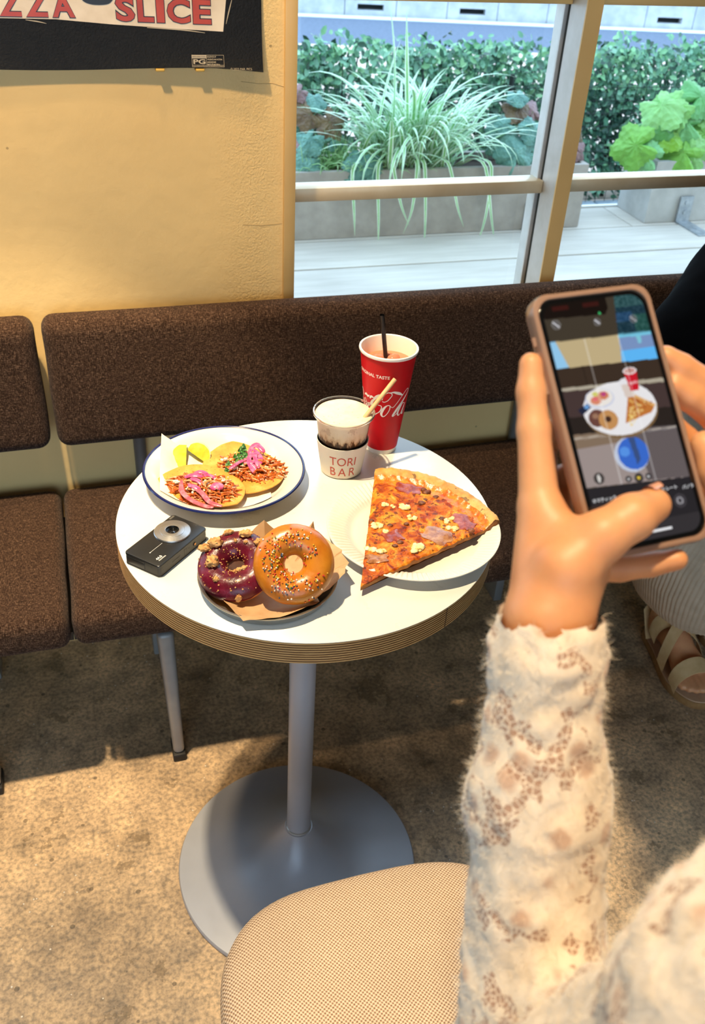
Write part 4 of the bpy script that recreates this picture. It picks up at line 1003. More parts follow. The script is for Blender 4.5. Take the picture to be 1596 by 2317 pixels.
mb = MB(); mb.box2(.036, .0448, .0222, .0253, Hc-.0002, Hc+.0002); cpart('flash_window', mb, mat('flash_window', S(96, 92, 86), 0.25), bevel=.0001, seg=1)
mb = MB(); ys = -Wc/2+.0004-.0001
fs_ = lambda ox, oz, k=1: (lambda x, y: (ox+x*k, ys, oz+y*k))
put_text(mb, 'CARBOARTT.', .0030, (lambda x, y: (-.006-x, ys, .0100-y)), .0); put_text(mb, 'SD', .0026, fs_(.0085, .0088)); put_text(mb, '\u21bb', .0030, fs_(.0405, .0102)); put_text(mb, '\u25b8\u25e6', .0036, fs_(-.0430, .0075))
for a_, b_, c_, d_ in ((.0005, .0058, .0038, .0041), (.0005, .0058, .0118, .0121), (.0005, .0008, .0030, .0138), (.0055, .0058, .0038, .0121), (-.0435, -.041, .0128, .0131), (-.0435, -.041, .0038, .0041)): mb.box2(a_, b_, ys, ys+.0003, c_, d_)
cpart('side_print', mb, M_cdark, smooth=False)
mb = MB(); mb.tube([(.0215, -Wc/2+.0006, .0085), (.0215, -Wc/2-.0002, .0085)], .0026, 20, 0); cpart('strap_hole', mb, M_cdark, smooth=False)
mb = MB(); mb.tube([(.0217, -Wc/2-.0001, .0086), (.0217, -Wc/2-.0004, .0086)], .0017, 16); cpart('screw', mb, mat('brass_screw', S(190, 130, 70), 0.3, 0.9), smooth=False)
mb = MB(); xs_ = -Lc/2+.0002; put_text(mb, '0.', .0030, (lambda x, y: (xs_, -.014-x, .0100+y))); cpart('end_print', mb, M_cdark, smooth=False)

# ---- donut tray, paper, donuts
M_tin = noisy('stainless_tray', S(176, 172, 164), S(188, 184, 176), 30, 0.24, metal=0.9)
DC = Vector((-0.0807, -0.1303, TZ))
tr = thing('metal_tray', 'small round stainless tray holding two donuts', 'tray', DC)
mb = MB(); mb.lathe([(0, .0004), (.074, .0004), (.0785, .0014), (.0825, .0126), (.0850, .0138), (.0853, .0147), (.0842, .0150), (.0815, .0140), (.0775, .0030), (.073, .0016), (0, .0016)], c=DC, n=96); mb.build('dish', M_tin, parent=tr)
M_kraft = mat('kraft_paper', S(196, 156, 112), 0.6, fn=paper_fn(S(188, 146, 102), S(206, 170, 128)))
def tray_z(x, y):
    r = math.hypot(x-DC.x, y-DC.y); return TZ+float(np.interp(r, [0, .073, .0775, .0815, .0845, .0865, .12], [.0022, .0022, .0040, .0148, .0160, .0155, .0120]))
bp = [(-0.1265, -0.2092, 0.016), (-0.1409, -0.167, 0.012), (-0.150, -0.1343, 0.014), (-0.1428, -0.1002, 0.016), (-0.1091, -0.0646, 0.018), (-0.0864, -0.057, 0.026), (-0.0721, -0.0642, 0.045), (-0.0578, -0.0632, 0.028), (-0.0387, -0.0681, 0.018), (-0.0221, -0.0733, 0.026), (-0.0131, -0.0816, 0.048), (-0.0105, -0.0851, 0.028), (0.0028, -0.1025, 0.03), (0.0117, -0.1293, 0.034), (0.0105, -0.1317, 0.03), (0.0132, -0.1552, 0.034), (0.0081, -0.1577, 0.03), (0.0025, -0.1744, 0.034), (-0.0201, -0.1887, 0.026), (-0.0365, -0.1904, 0.022), (-0.0347, -0.1994, 0.019), (-0.0579, -0.2076, 0.017), (-0.0917, -0.2135, 0.017)]
mb = MB(); sheet(mb, bp, (DC.x, DC.y, TZ+.003), .072, lambda x, y: tray_z(x, y)+.0004, rings=12, seed=9, crinkle=.0022)
tag(mb.build('kraft_paper', M_kraft, loc=(DC.x, DC.y, TZ+.003), angle=25), 'torn brown kraft paper lining the donut tray, corners sticking up', 'paper')

def dough_fn(t):
    X = t.noise(26, 4); t.col(t.ramp(X, [(0.3, S(190, 118, 48)), (0.7, S(224, 158, 84))])); t.bump(t.noise(120, 4), .25, .001)
M_dough = mat('fried_dough', S(208, 140, 66), 0.5, fn=dough_fn)
def glaze_o(t):
    a = t.noise(45, 4); t.col(t.ramp(a, [(0.3, S(182, 98, 12)), (0.7, S(206, 130, 34))])); t.bump(t.noise(75, 5), .45, .002)
M_glo = mat('amber_glaze', S(206, 118, 26), 0.34, fn=glaze_o, Coat_Weight=0.35, Coat_Roughness=0.2, Subsurface_Weight=0.12, Subsurface_Radius=(0.006, 0.003, 0.001))
def glaze_p(t):
    a = t.noise(55, 5); t.col(t.ramp(a, [(0.3, S(70, 8, 24)), (0.55, S(98, 14, 34)), (0.75, S(132, 40, 62))])); t.bump(t.noise(110, 5), .55, .002)
M_glp = mat('berry_glaze', S(100, 20, 44), 0.32, spec=.35, fn=glaze_p, Coat_Weight=0.12, Coat_Roughness=0.2)
M_crumb = mat('biscuit_crumb', S(206, 150, 86), 0.75, fn=meat_fn(S(164, 106, 52), S(208, 152, 88), S(228, 180, 118)))
def donut(name, label, at, n, spin, R, r, M_g, cover, seed):
    t = thing(name, label, 'donut', at, 'donuts on the metal tray'); F_ = frame(n, spin, at)
    def pt(u, v, e=0.0):
        k = 1+0.03*noise.noise((math.cos(u)*2, math.sin(u)*2, seed))+0.02*noise.noise((math.cos(u)*5, math.sin(u)*5, v))
        rr = (r+e)*k; return F_ @ Vector(((R+rr*math.cos(v))*math.cos(u), (R+rr*math.cos(v))*math.sin(u), rr*math.sin(v)*(1.0 if math.sin(v) > 0 else .9)))
    nu, nv = 64, 28; mb = MB()
    vs = [pt(2*PI*i/nu, 2*PI*j/nv) for i in range(nu) for j in range(nv)]
    fs = [(i*nv+j, ((i+1) % nu)*nv+j, ((i+1) % nu)*nv+(j+1) % nv, i*nv+(j+1) % nv) for i in range(nu) for j in range(nv)]
    mb.add(vs, fs); mb.build('dough', M_dough, parent=t, angle=0)
    mb = MB(); nv = 22; vs = []
    for i in range(nu):
        u = 2*PI*i/nu; wob = .16*noise.noise((math.cos(u)*3.3, math.sin(u)*3.3, seed+2))+.1*noise.noise((math.cos(u)*8, math.sin(u)*8, seed+7))
        v0 = cover[0]-wob; v1 = cover[1]+wob*.5
        for j in range(nv+1):
            f = j/nv; e = .0012*min(1, 6*f, 6*(1-f))+.00005; vs.append(pt(u, v0+(v1-v0)*f, e))
    fs = [(i*(nv+1)+j, ((i+1) % nu)*(nv+1)+j, ((i+1) % nu)*(nv+1)+j+1, i*(nv+1)+j+1) for i in range(nu) for j in range(nv)]
    mb.add(vs, fs); mb.build('glaze', M_g, parent=t, angle=0)
    return t, pt
d1, pt1 = donut('donut', 'berry glazed donut topped with biscuit crumbs, under the amber one', (-.1185, -.1265, TZ+.0275), (-.22, -.30, .93), 0.2, .0285, .0178, M_glp, (-.15, PI+.35), 3)
d2, pt2 = donut('donut', 'amber glazed donut with rainbow sprinkles leaning toward the camera', (-.0580, -.1665, TZ+.0525), (-.13, -.74, .66), 0.0, .0290, .0174, M_glo, (-.45, PI+.6), 8)
SPK = [mat('sprinkle_'+n_, S(*c), 0.3) for n_, c in (('white', (240, 230, 214)), ('yellow', (232, 190, 60)), ('orange', (226, 110, 44)), ('red', (206, 56, 44)), ('green', (88, 128, 56)), ('blue', (44, 66, 92)))]
r_ = random.Random(5); mb = MB(); k = 0
while k < 290:
    u = r_.uniform(0, 2*PI); v = PI/2+r_.gauss(.1, .48)
    dens = .25+1.5*noise.noise((math.cos(u)*1.8+3, math.sin(u)*1.8, v*.8))+.5*math.cos(u-3.4)
    if r_.random() > dens+.25: continue
    c_ = Vector(pt2(u, v, .0019)); b0 = len(mb.v); s_ = r_.uniform(.0009, .00125); mb.blob(c_, s_, 0, 0, 6, mi=r_.choices(range(6), (4, 4, 4, 4, 2, 3))[0]); k += 1
mb.build('sprinkles', SPK, parent=d2, angle=0)['kind'] = 'stuff'
for (u, v, s_) in ((2.55, 1.4, (.0085, .006, .0055)), (2.85, 1.05, (.0075, .005, .004)), (3.45, 1.75, (.0076, .0074, .0068)), (1.35, 1.25, (.0075, .005, .0042)), (.75, 1.2, (.006, .005, .0045)), (4.25, 1.35, (.0035, .0032, .003)), (1.95, 1.1, (.0055, .0028, .0028)), (5.0, .35, (.0035, .0022, .005)), (5.35, 2.4, (.0045, .0028, .0026)), (5.0, 2.5, (.003, .0025, .002)), (1.2, 1.7, (.0026, .002, .002)), (1.7, 1.75, (.002, .002, .0016)), (5.7, 2.2, (.0035, .003, .0028))):
    mb = MB(); mb.blob(pt1(u, v, .0045 if s_[0] > .005 else .002), s_, int(u*10), .3, 24, fr=3.4); mb.build('crumb', M_crumb, parent=d1, angle=80)
mb = MB(); r_ = random.Random(8)
for i in range(170):
    u = r_.gauss(3.2, 1.5); v = r_.uniform(.4, 2.9); s_ = r_.uniform(.0004, .0012); mb.blob(pt1(u, v, .0016), s_, i, .35, 6)
mb.build('fine_crumbs', M_crumb, parent=d1, angle=0)['kind'] = 'stuff'

# ---- paper plate and pizza slice
M_pplate = mat('white_paper_plate', S(226, 218, 204), 0.6)
PP = Vector((0.1245, -0.0771, TZ))
pp = thing('paper_plate', 'white fluted paper plate under the pizza slice', 'plate', PP)
def flute(r, z, a):
    k = max(0, min(1, (r-.086)/.006))*max(0, min(1, (.1125-r)/.003)); return r, z+k*.0011*math.sin(100*a)
pr = [(0, .0003), (.078, .0003), (.084, .0022), (.0875, .0060), (.090, .0078), (.099, .0112), (.108, .0144), (.1115, .0156), (.1138, .0160), (.1141, .0155), (.1142, .0166), (.1138, .0170), (.1115, .0166), (.108, .0154), (.099, .0122), (.090, .0088), (.0872, .0070), (.083, .0032), (.077, .0013), (0, .0013)]
mb = MB(); mb.lathe(pr, c=PP, n=800, fn=flute); mb.build('dish', M_pplate, parent=pp, angle=60)
TIP = Vector((.0215, -.1797)); pa = [20.9, 29.8, 39.9, 52.7, 61, 68.8]; plen = [.233, .242, .2515, .2605, .259, .254]
def pizza_fn(t):
    co = t.co(); a = t.noise(52, 6, .66, co, .8); b = t.noise(150, 5, .65, co); c_ = t.noise(11, 3, .5, co)
    c = t.ramp(a, [(0.30, S(112, 40, 10)), (0.41, S(162, 66, 14)), (0.50, S(200, 112, 24)), (0.59, S(222, 150, 44)), (0.72, S(238, 194, 92))])
    c = t.mix(t.m('MULTIPLY', t.m('LESS_THAN', b, .405), .75), c, S(84, 30, 10))
    lg = t.noise(15, 3, .5, co); c = t.mix(.55, c, t.ramp(lg, [(.36, S(226, 160, 120)), (.5, S(244, 226, 196)), (.66, S(255, 250, 220))]), 'MULTIPLY'); vo = t.voro(95, co=co); bl = t.m('MULTIPLY', t.m('LESS_THAN', vo, .26), t.m('GREATER_THAN', t.noise(30, 3, .5, co), .52)); c = t.mix(t.m('MULTIPLY', bl, .8), c, S(92, 40, 16))
    t.col(c); t.bump(t.m('ADD', t.m('MULTIPLY', a, .7), t.m('MULTIPLY', b, .5)), .7, .003); t.rough(t.ramp(b, [(.35, G(.35)), (.65, G(.6))]))
M_pizza = mat('baked_cheese_and_sauce', S(206, 110, 34), .5, spec=.25, fn=pizza_fn, Coat_Weight=0.0, Coat_Roughness=0.25)
def crust_fn(t):
    co = t.co(); a = t.noise(22, 5, .6, co); b = t.noise(60, 4, .6, co)
    c = t.ramp(a, [(.28, S(150, 90, 34)), (.45, S(206, 150, 72)), (.62, S(226, 182, 110)), (.8, S(236, 206, 146))]); c = t.mix(t.m('MULTIPLY', t.m('LESS_THAN', b, .36), .7), c, S(70, 40, 18)); t.col(c); t.bump(b, .4, .002)
M_crust = mat('pizza_crust', S(214, 166, 92), .6, fn=crust_fn)
M_saucy = mat('orange_oil_edge', S(212, 104, 22), .3, fn=meat_fn(S(190, 74, 12), S(216, 116, 26), S(230, 150, 50)))
pz_ = thing('pizza_slice', 'large cheese and ham pizza slice overhanging the paper plate', 'pizza', (.13, -.07, TZ+.014))
NA, NR = 84, 92
def pz_pt(i, j):
    """i across the angle, j outward from the tip; last rows roll over the crust"""
    a = pa[0]+(pa[-1]-pa[0])*i/NA; Rm = float(np.interp(a, pa, plen)); f = j/NR
    wob = .0016*noise.noise((f*24, 7 if i < NA/2 else 3, 0))*(1 if i in (0, NA) else 0); ar = math.radians(a)
    r = Rm*f; x = TIP.x+r*math.cos(ar)-math.sin(ar)*wob; y = TIP.y+r*math.sin(ar)+math.cos(ar)*wob
    z = TZ+.0185+.0012*noise.noise((x*45, y*45, 1))+.0019*noise.noise((x*120, y*120, 2))+.0012*noise.noise((x*260, y*260, 4)); z += .0015*noise.noise((x*14, y*14, 5))
    c = max(0, (f-.895)/.105); z += .0085*math.sin(min(1, c*1.25)*PI*.62)*(1 if c > 0 else 0)
    if f > .975: z -= .006*((f-.975)/.025)**2
    e = min(i, NA-i)/NA; z -= .0022*max(0, 1-e*18)**2
    tipk = max(0, 1-f/.25); z -= .004*tipk**2
    return x, y, z
vs = [pz_pt(i, j) for j in range(NR+1) for i in range(NA+1)]; W_ = NA+1
def fidx(j, i): return j*W_+i
mb = MB(); fs = []; mi = []
for j in range(NR):
    for i in range(NA):
        fs.append((fidx(j, i), fidx(j, i+1), fidx(j+1, i+1), fidx(j+1, i)))
        f = (j+.5)/NR+.012*noise.noise((i*.12, 3, 1)); mi.append(2 if f > .925 else (1 if f > .865+.02*noise.noise((i*.2, 1, 8)) else 0))
top_n = len(vs)
bot = [(x, y, TZ+.0112+(.0 if j > NR*.25 else -.003*(1-j/(NR*.25))**2)) for j in range(NR+1) for i in (0, NA) for (x, y, z) in (vs[fidx(j, i)],)]
b0 = len(mb.mi); mb.add(vs, fs); mb.mi[b0:] = mi
for s_, i in ((0, 0), (1, NA)):
    pts = [vs[fidx(j, i)] for j in range(NR+1)]+[bot[2*j+s_] for j in range(NR+1)]
    mb.add(pts, [((j, j+1, NR+2+j, NR+1+j) if s_ == 0 else (j+1, j, NR+1+j, NR+2+j)) for j in range(NR)], 3)
pts = [vs[fidx(NR, i)] for i in range(NA+1)]+[(vs[fidx(NR, i)][0], vs[fidx(NR, i)][1], TZ+.0112) for i in range(NA+1)]
mb.add(pts, [(i, i+1, NA+2+i, NA+1+i) for i in range(NA)], 2)
mb.add([(TIP.x, TIP.y, TZ+.0082)]+[(vs[fidx(NR, i)][0], vs[fidx(NR, i)][1], TZ+.0112) for i in range(NA+1)], [(0, i+2, i+1) for i in range(NA)], 3)
M_under = noisy('toasted_base', S(120, 66, 24), S(176, 112, 50), 60, .7, bump=.3)
mb.build('base', [M_pizza, M_saucy, M_crust, M_under], parent=pz_, weld=False, angle=50)
def pzz(x, y):
    d = Vector((x, y))-TIP; a = math.degrees(math.atan2(d.y, d.x)); Rm = float(np.interp(a, pa, plen)); return pz_pt((a-pa[0])/(pa[-1]-pa[0])*NA, min(.88, d.length/Rm)*NR)[2]
M_ham = mat('cured_ham', S(160, 60, 52), .35, fn=meat_fn(S(120, 36, 20), S(154, 62, 40), S(182, 104, 74)), Coat_Weight=.3); M_ham2 = mat('roasted_ham', S(176, 124, 78), .35, fn=meat_fn(S(128, 70, 38), S(164, 108, 66), S(188, 138, 92)), Coat_Weight=.3)
for (x, y, a, b, an, m) in ((.1445, .002, .019, .0115, -.55, M_ham), (.0893, -.0965, .0125, .0125, .15, M_ham), (.1455, -.1085, .0175, .0175, .6, M_ham2), (.1905, -.088, .0125, .0165, .2, M_ham), (.0555, -.1365, .014, .008, -.2, M_ham2)):
    mb = MB(); n = 7; vs = []; fs = []
    for side in (1, 0):
        for i in range(n+1):
            for j in range(n+1):
                u0, v0 = (i/n-.5)*2, (j/n-.5)*2; cr = 1-.16*(abs(u0*v0))**2; u, v = u0*a*cr*(1+.34*noise.noise((x*99, j*.55, 1))), v0*b*cr*(1+.34*noise.noise((y*99, i*.55, 1)))
                px = x+u*math.cos(an)-v*math.sin(an); py = y+u*math.sin(an)+v*math.cos(an)
                vs.append((px, py, pzz(px, py)+(.0019+.0022*noise.noise((px*75, py*75, 3))-.0012*max(abs(u0), abs(v0))**6 if side else -.0015)))
    K = (n+1)**2
    for i in range(n):
        for j in range(n): q = i*(n+1)+j; fs += [(q, q+n+1, q+n+2, q+1), (K+q, K+q+1, K+q+n+2, K+q+n+1)]
    for i in range(n):
        for (p_, q) in ((i*(n+1), (i+1)*(n+1)), ((i+1)*(n+1)+n, i*(n+1)+n), (i+1, i), (n*(n+1)+i, n*(n+1)+i+1)): fs.append((p_, q, K+q, K+p_))
    mb.add(vs, fs); mb.build('ham_piece', m, parent=pz_, angle=50)
M_ric = mat('ricotta', S(246, 226, 160), .45, fn=meat_fn(S(232, 196, 110), S(246, 226, 160), S(252, 242, 200)))
r_ = random.Random(4)
for (x, y, R) in ((.1215, -.0383, .0115), (.1002, -.0283, .007), (.0765, -.0716, .0115), (.0835, -.0855, .006), (.0545, -.1175, .010), (.066, -.1260, .0085), (.110, -.1280, .0125), (.1258, -.0638, .008), (.167, -.0815, .007), (.1690, -.1000, .009), (.178, -.078, .006), (.110, -.033, .005)):
    mb = MB()
    for i in range(7):
        a = r_.uniform(0, 6.28); q = R*.62*r_.random()**.5; px, py = x+q*math.cos(a), y+q*math.sin(a)*.8; s_ = R*r_.uniform(.28, .5); mb.blob((px, py, pzz(px, py)+s_*.22), (s_, s_, s_*.55), int(px*9999), .3, 10, fr=2)
    mb.build('ricotta_blob', M_ric, parent=pz_, angle=0)
M_char = noisy('charred_bubble', S(84, 38, 16), S(140, 76, 34), 120, .5, bump=.4)
for (x, y, R) in ((.1675, -.0096, .0065), (.164, -.004, .005), (.176, .008, .005), (.0931, -.0728, .0042), (.1509, -.0348, .0055), (.1651, -.0749, .0055), (.158, -.028, .004), (.175, -.024, .0045), (.19, -.115, .005), (.0935, -.112, .005), (.085, -.118, .004), (.115, -.075, .0035), (.072, -.058, .0035)):
    mb = MB(); mb.blob((x, y, (pzz(x, y) if x < .188 else TZ+.025)), (R, R*.85, R*.42), int(x*999), .3, 10, fr=2); mb.build('charred_bubble', M_char, parent=pz_, angle=0)

# ---- red paper cup
def cola_fn(t):
    t.col(t.ramp(t.noise(20, 3), [(.3, S(184, 4, 18)), (.7, S(194, 6, 22))]))
M_red = mat('red_cup_print', S(200, 12, 28), .45, spec=.25, fn=cola_fn); M_cupw = mat('white_waxed_card', S(232, 226, 216), .38); M_cin = mat('cup_inside', S(244, 234, 218), .45)
CC = Vector((.1512, .1455, TZ)); crad = lambda z: .0228+(.0405-.0228)*(z-TZ)/.165
cup = thing('paper_cup', 'tall red paper cup with white script lettering, filled with iced drink', 'cup', CC, 'drink cups on the table')
mb = MB(); mb.lathe([(crad(TZ+.0075), .0075), (.0404, .1615)], c=CC, n=96, caps=False); mb.build('printed_wall', M_red, parent=cup)
mb = MB(); mb.lathe([(0, .0015), (.0215, .0015), (.0222, 0), (crad(TZ)-.0004, 0), (crad(TZ+.0075)-.0001, .0078)], c=CC, n=96, caps=False); mb.build('base_band', M_cupw, parent=cup)
mb = MB(); mb.lathe([(.0404, .1605), (.0418, .1612), (.0426, .1632), (.0422, .1652), (.0408, .1660), (.0394, .1650), (.0390, .1630)], c=CC, n=96, caps=False); mb.build('rolled_rim', M_cupw, parent=cup)
mb = MB(); mb.lathe([(.0391, .1635), (.0360, .130), (.0330, .10), (0, .10)], c=CC, n=96, caps=False); mb.build('inner_wall', M_cin, parent=cup)
def on_cup(cen, rad, off=.00025): return lambda a, z: (cen.x+(rad(z)+off)*math.cos(a), cen.y+(rad(z)+off)*math.sin(a), z)
oc = on_cup(CC, crad); sc_ = lambda L, w0: [(math.radians(a)*.034, z, w_) for (a, z), w_ in zip(L, w0)]
fr_ = lambda x, y: oc(x/.034, y)
mb = MB()
def stroke(L, ws): ribbon(mb, sc_(L, ws), fr_, n=7)
m_ = .00135
stroke([(-143, .8800), (-134.3, .8884), (-127.9, .8923), (-121, .8951), (-114.1, .8958)], [.6*m_, 1.5*m_, 1.6*m_, 1.1*m_, .5*m_])
stroke([(-116.1, .885), (-110.9, .884), (-103.1, .8864), (-96.8, .8914), (-93, .8962), (-98.2, .9001), (-106.7, .8991), (-113.9, .8937), (-116.3, .8871)], [.4*m_, .45*m_, .45*m_, .4*m_, .4*m_, .5*m_, .45*m_, .4*m_, .4*m_])
stroke([(-100.1, .8996), (-90, .9006), (-82, .8990), (-73.4, .8966), (-62, .8920)], [.5*m_, 1.0*m_, 1.5*m_, 1.5*m_, .4*m_])
stroke([(-140, .884), (-146, .876), (-143, .866), (-136, .8605), (-129.8, .8625), (-122, .8665), (-117.1, .8728), (-118.5, .8769), (-126.1, .8774)], [1.3*m_, 1.8*m_, 1.7*m_, 1.1*m_, .5*m_, .5*m_, .6*m_, .5*m_, .4*m_])
stroke([(-101.5, .8786), (-107, .8760), (-113, .8705), (-116.5, .8635), (-113.0, .8592), (-107, .8600), (-100, .8652), (-95.6, .8715), (-95.5, .8775), (-101.5, .8786)], [.5*m_, 1.0*m_, 1.5*m_, 1.4*m_, .8*m_, .45*m_, .45*m_, .5*m_, .5*m_, .45*m_])
stroke([(-95.5, .8775), (-88, .8745), (-80, .8790), (-66, .8905), (-52, .8990), (-43, .8990), (-42, .8935), (-54.2, .8850), (-70.3, .8735), (-83, .8620), (-84, .8590), (-78, .8605), (-70, .8640)], [.3*m_, .35*m_, .4*m_, .4*m_, .45*m_, .5*m_, .7*m_, 1.2*m_, 1.5*m_, 1.3*m_, .7*m_, .4*m_, .35*m_])
stroke([(-50, .8765), (-57, .8778), (-64.8, .8715), (-70, .8640), (-66, .8585), (-58, .8608), (-50, .8690), (-45, .8755)], [.4*m_, .6*m_, 1.2*m_, 1.3*m_, .8*m_, .4*m_, .4*m_, .5*m_])
stroke([(-45, .8765), (-50, .8690), (-54, .8620), (-51, .8585), (-46, .8605), (-40, .8640)], [.6*m_, 1.1*m_, 1.2*m_, .8*m_, .4*m_, .3*m_])
stroke([(-200, .880), (-195, .888), (-187, .892), (-180, .888), (-183, .880)], [.5*m_, .9*m_, 1.0*m_, .8*m_, .5*m_]); stroke([(-188, .876), (-193, .866), (-186, .858), (-178, .863)], [1.4*m_, 1.7*m_, 1.2*m_, .5*m_])
stroke([(-176, .876), (-171, .880), (-165, .876), (-168, .868), (-174, .864), (-177, .870), (-174, .877)], [.5*m_, .5*m_, .5*m_, 1.3*m_, 1.1*m_, .9*m_, .5*m_])
stroke([(-171.0, .8857), (-164, .8886), (-158, .8865), (-152, .8892)], [.8*m_, 1.3*m_, 1.2*m_, .6*m_]); stroke([(-152, .877), (-158, .872), (-160, .864), (-155, .860), (-148, .866)], [.5*m_, 1.1*m_, 1.4*m_, .9*m_, .4*m_]); stroke([(-150.3, .8845), (-146.2, .8885), (-138.9, .8882)], [.9*m_, 1.3*m_, .8*m_])
stroke([(-43.9, .8560), (-42.5, .8563)], [.3*m_, .3*m_])
mb.build('white_script', M_cupw, parent=cup, smooth=False); mb = MB()
vs, fs = text2d('ORIGINAL TASTE', 1.0, .02); xs_ = [v[0] for v in vs]; ys_ = [v[1] for v in vs]
A0, A1 = math.radians(-187), math.radians(-102.5)
mb.add([oc(A0+(A1-A0)*(v[0]-min(xs_))/(max(xs_)-min(xs_)), .9222+.0050*v[1]/max(ys_)) for v in vs], fs)
mb.build('slogan_print', M_cupw, parent=cup, smooth=False)
M_drink = mat('pink_brown_drink', S(206, 122, 92), .12, Subsurface_Weight=.2, Subsurface_Radius=(.01, .004, .003))
mb = MB(); mb.lathe([(.0375, .1415), (.030, .1412), (0, .1412)], c=CC, n=64, caps=False); mb.build('drink', M_drink, parent=cup)
M_ice = mat('amber_ice', S(220, 146, 116), .08, Transmission_Weight=.35, IOR=1.31)
for i, (x, y, s_) in enumerate(((-.012, .012, .011), (.012, .008, .011), (-.002, -.012, .010), (.020, -.010, .009), (-.020, -.004, .009), (.002, .022, .010))):
    mb = MB(); mb.blob((CC.x+x, CC.y+y, TZ+.1412), (s_, s_*.85, s_*.7), i+3, .18, 12, fr=1.2); mb.build('ice_cube', M_ice, parent=cup, angle=0)
M_bstraw = mat('black_straw', S(16, 15, 16), .35)
mb = MB(); a = Vector((.1536, .1560, TZ+.128)); b = Vector((.1400, .1530, TZ+.2105)); dr = (b-a).normalized(); mb.tube([a, b], .0032, 18, caps=False); mb.tube([b, a], .0026, 18, caps=False)
tag(mb.build('black_straw', M_bstraw, loc=tuple(a)), 'black straight straw standing in the tall red cup', 'straw')

# ---- coffee cup with sleeve
KC = Vector((.0752, .0985, TZ))
M_clear = bpy.data.materials.new('clear_plastic'); M_clear.use_nodes = True; nt = M_clear.node_tree; nt.nodes.clear()
o_ = nt.nodes.new('ShaderNodeOutputMaterial'); mx = nt.nodes.new('ShaderNodeMixShader'); ta_ = nt.nodes.new('ShaderNodeBsdfTransparent'); gl = nt.nodes.new('ShaderNodeBsdfGlossy'); lw = nt.nodes.new('ShaderNodeLayerWeight')
ta_.inputs[0].default_value = (.97, .97, .97, 1); gl.inputs['Roughness'].default_value = .08; lw.inputs[0].default_value = .10; gl.inputs[0].default_value = (.9, .9, .92, 1)
nt.links.new(lw.outputs['Fresnel'], mx.inputs[0]); nt.links.new(ta_.outputs[0], mx.inputs[1]); nt.links.new(gl.outputs[0], mx.inputs[2]); nt.links.new(mx.outputs[0], o_.inputs[0])
def latte_fn(t):
    X = t.xyz('Object'); th = t.m('ARCTAN2', X['Y'], X['X']); cmb = t.n('ShaderNodeCombineXYZ'); t.l(t.m('MULTIPLY', th, 2.2), cmb.inputs[0]); t.l(t.m('MULTIPLY', X['Z'], 22), cmb.inputs[1])
    n1 = t.noise(3.0, 4, .6, cmb.outputs[0]); n2 = t.noise(60, 4); f = t.m('ADD', X['Z'], t.m('MULTIPLY', t.m('SUBTRACT', n1, .5), .030))
    c = t.ramp(t.m('MULTIPLY', f, 10.0), [(.555, S(34, 16, 8)), (.60, S(92, 52, 26)), (.62, S(206, 174, 134)), (.70, S(234, 214, 182)), (.78, S(240, 224, 198))])
    gr = t.m('MULTIPLY', t.m('LESS_THAN', n2, .40), t.m('GREATER_THAN', X['Z'], .06)); c = t.mix(t.m('MULTIPLY', gr, .35), c, S(176, 146, 112)); t.col(c)
M_latte = mat('coffee_under_cream', S(220, 196, 160), .4, fn=latte_fn)
def foam_fn(t):
    a = t.noise(70, 4); c = t.ramp(a, [(.3, S(228, 208, 176)), (.7, S(238, 222, 196))]); sp = t.m('LESS_THAN', t.voro(130), .13); t.col(t.mix(t.m('MULTIPLY', sp, .45), c, S(150, 110, 70))); t.bump(a, .2, .001)
M_foam = mat('cream_foam', S(244, 228, 198), .55, fn=foam_fn)
kc = thing('plastic_cup', 'clear plastic cup of iced coffee with cream top and lettered paper sleeve', 'cup', KC, 'drink cups on the table')
mb = MB(); mb.lathe([(0, .001), (.0262, .001), (.0275, .0), (.0280, .004), (.0335, .046), (.0382, .0845), (.0390, .0880), (.0415, .0905), (.0432, .0925), (.0436, .0945), (.0430, .0960), (.0412, .0962), (.0396, .0950)], c=KC, n=96, caps=False); mb.build('clear_wall', M_clear, parent=kc, angle=50)
mb = MB(); mb.lathe([(.0418, .0960), (.0430, .0965), (.0437, .0955), (.0438, .0938), (.0432, .0925)], c=KC, n=96, caps=False); mb.build('clear_rim', mat('clear_rim_plastic', S(232, 228, 222), .08, Transmission_Weight=.85, IOR=1.2), parent=kc)
mb = MB(); mb.lathe([(.0262, .003), (.0274, .006), (.0328, .046), (.0374, .0838), (.0382, .0872), (.0398, .0905)], c=KC, n=96, caps=True); mb.build('coffee', M_latte, parent=kc)
mb = MB(); mb.lathe([(.0398, .0903), (.0400, .0920), (.0385, .0934), (.030, .0938), (.015, .0941), (0, .0940)], c=KC, n=96, caps=False, fn=lambda r, z, a: (r, z+.0006*noise.noise((r*60*math.cos(a), r*60*math.sin(a), 2)))); mb.build('cream_top', M_foam, parent=kc)
srad = lambda z: .0296+(.0372-.0296)*(z-TZ-.0015)/.0515
mb = MB(); mb.lathe([(srad(TZ+.0015), .0015), (srad(TZ+.053), .053), (srad(TZ+.053)-.0009, .053), (srad(TZ+.0015)-.0009, .0015)], c=KC, n=96, caps=False); mb.build('paper_sleeve', mat('white_sleeve_card', S(226, 218, 204), .6), parent=kc, angle=30)
os_ = on_cup(KC, srad, .0002); mb = MB()
def sl_text(txt, a0, a1, z0, z1, sp):
    vs, fs = text2d(txt, 1.0, 0.0, spacing=sp); xs_ = [v[0] for v in vs]; ys_ = [v[1] for v in vs]
    mb.add([os_(math.radians(a0+(a1-a0)*(v[0]-min(xs_))/(max(xs_)-min(xs_))), z0+(z1-z0)*(v[1]-min(ys_))/(max(ys_)-min(ys_))) for v in vs], fs)
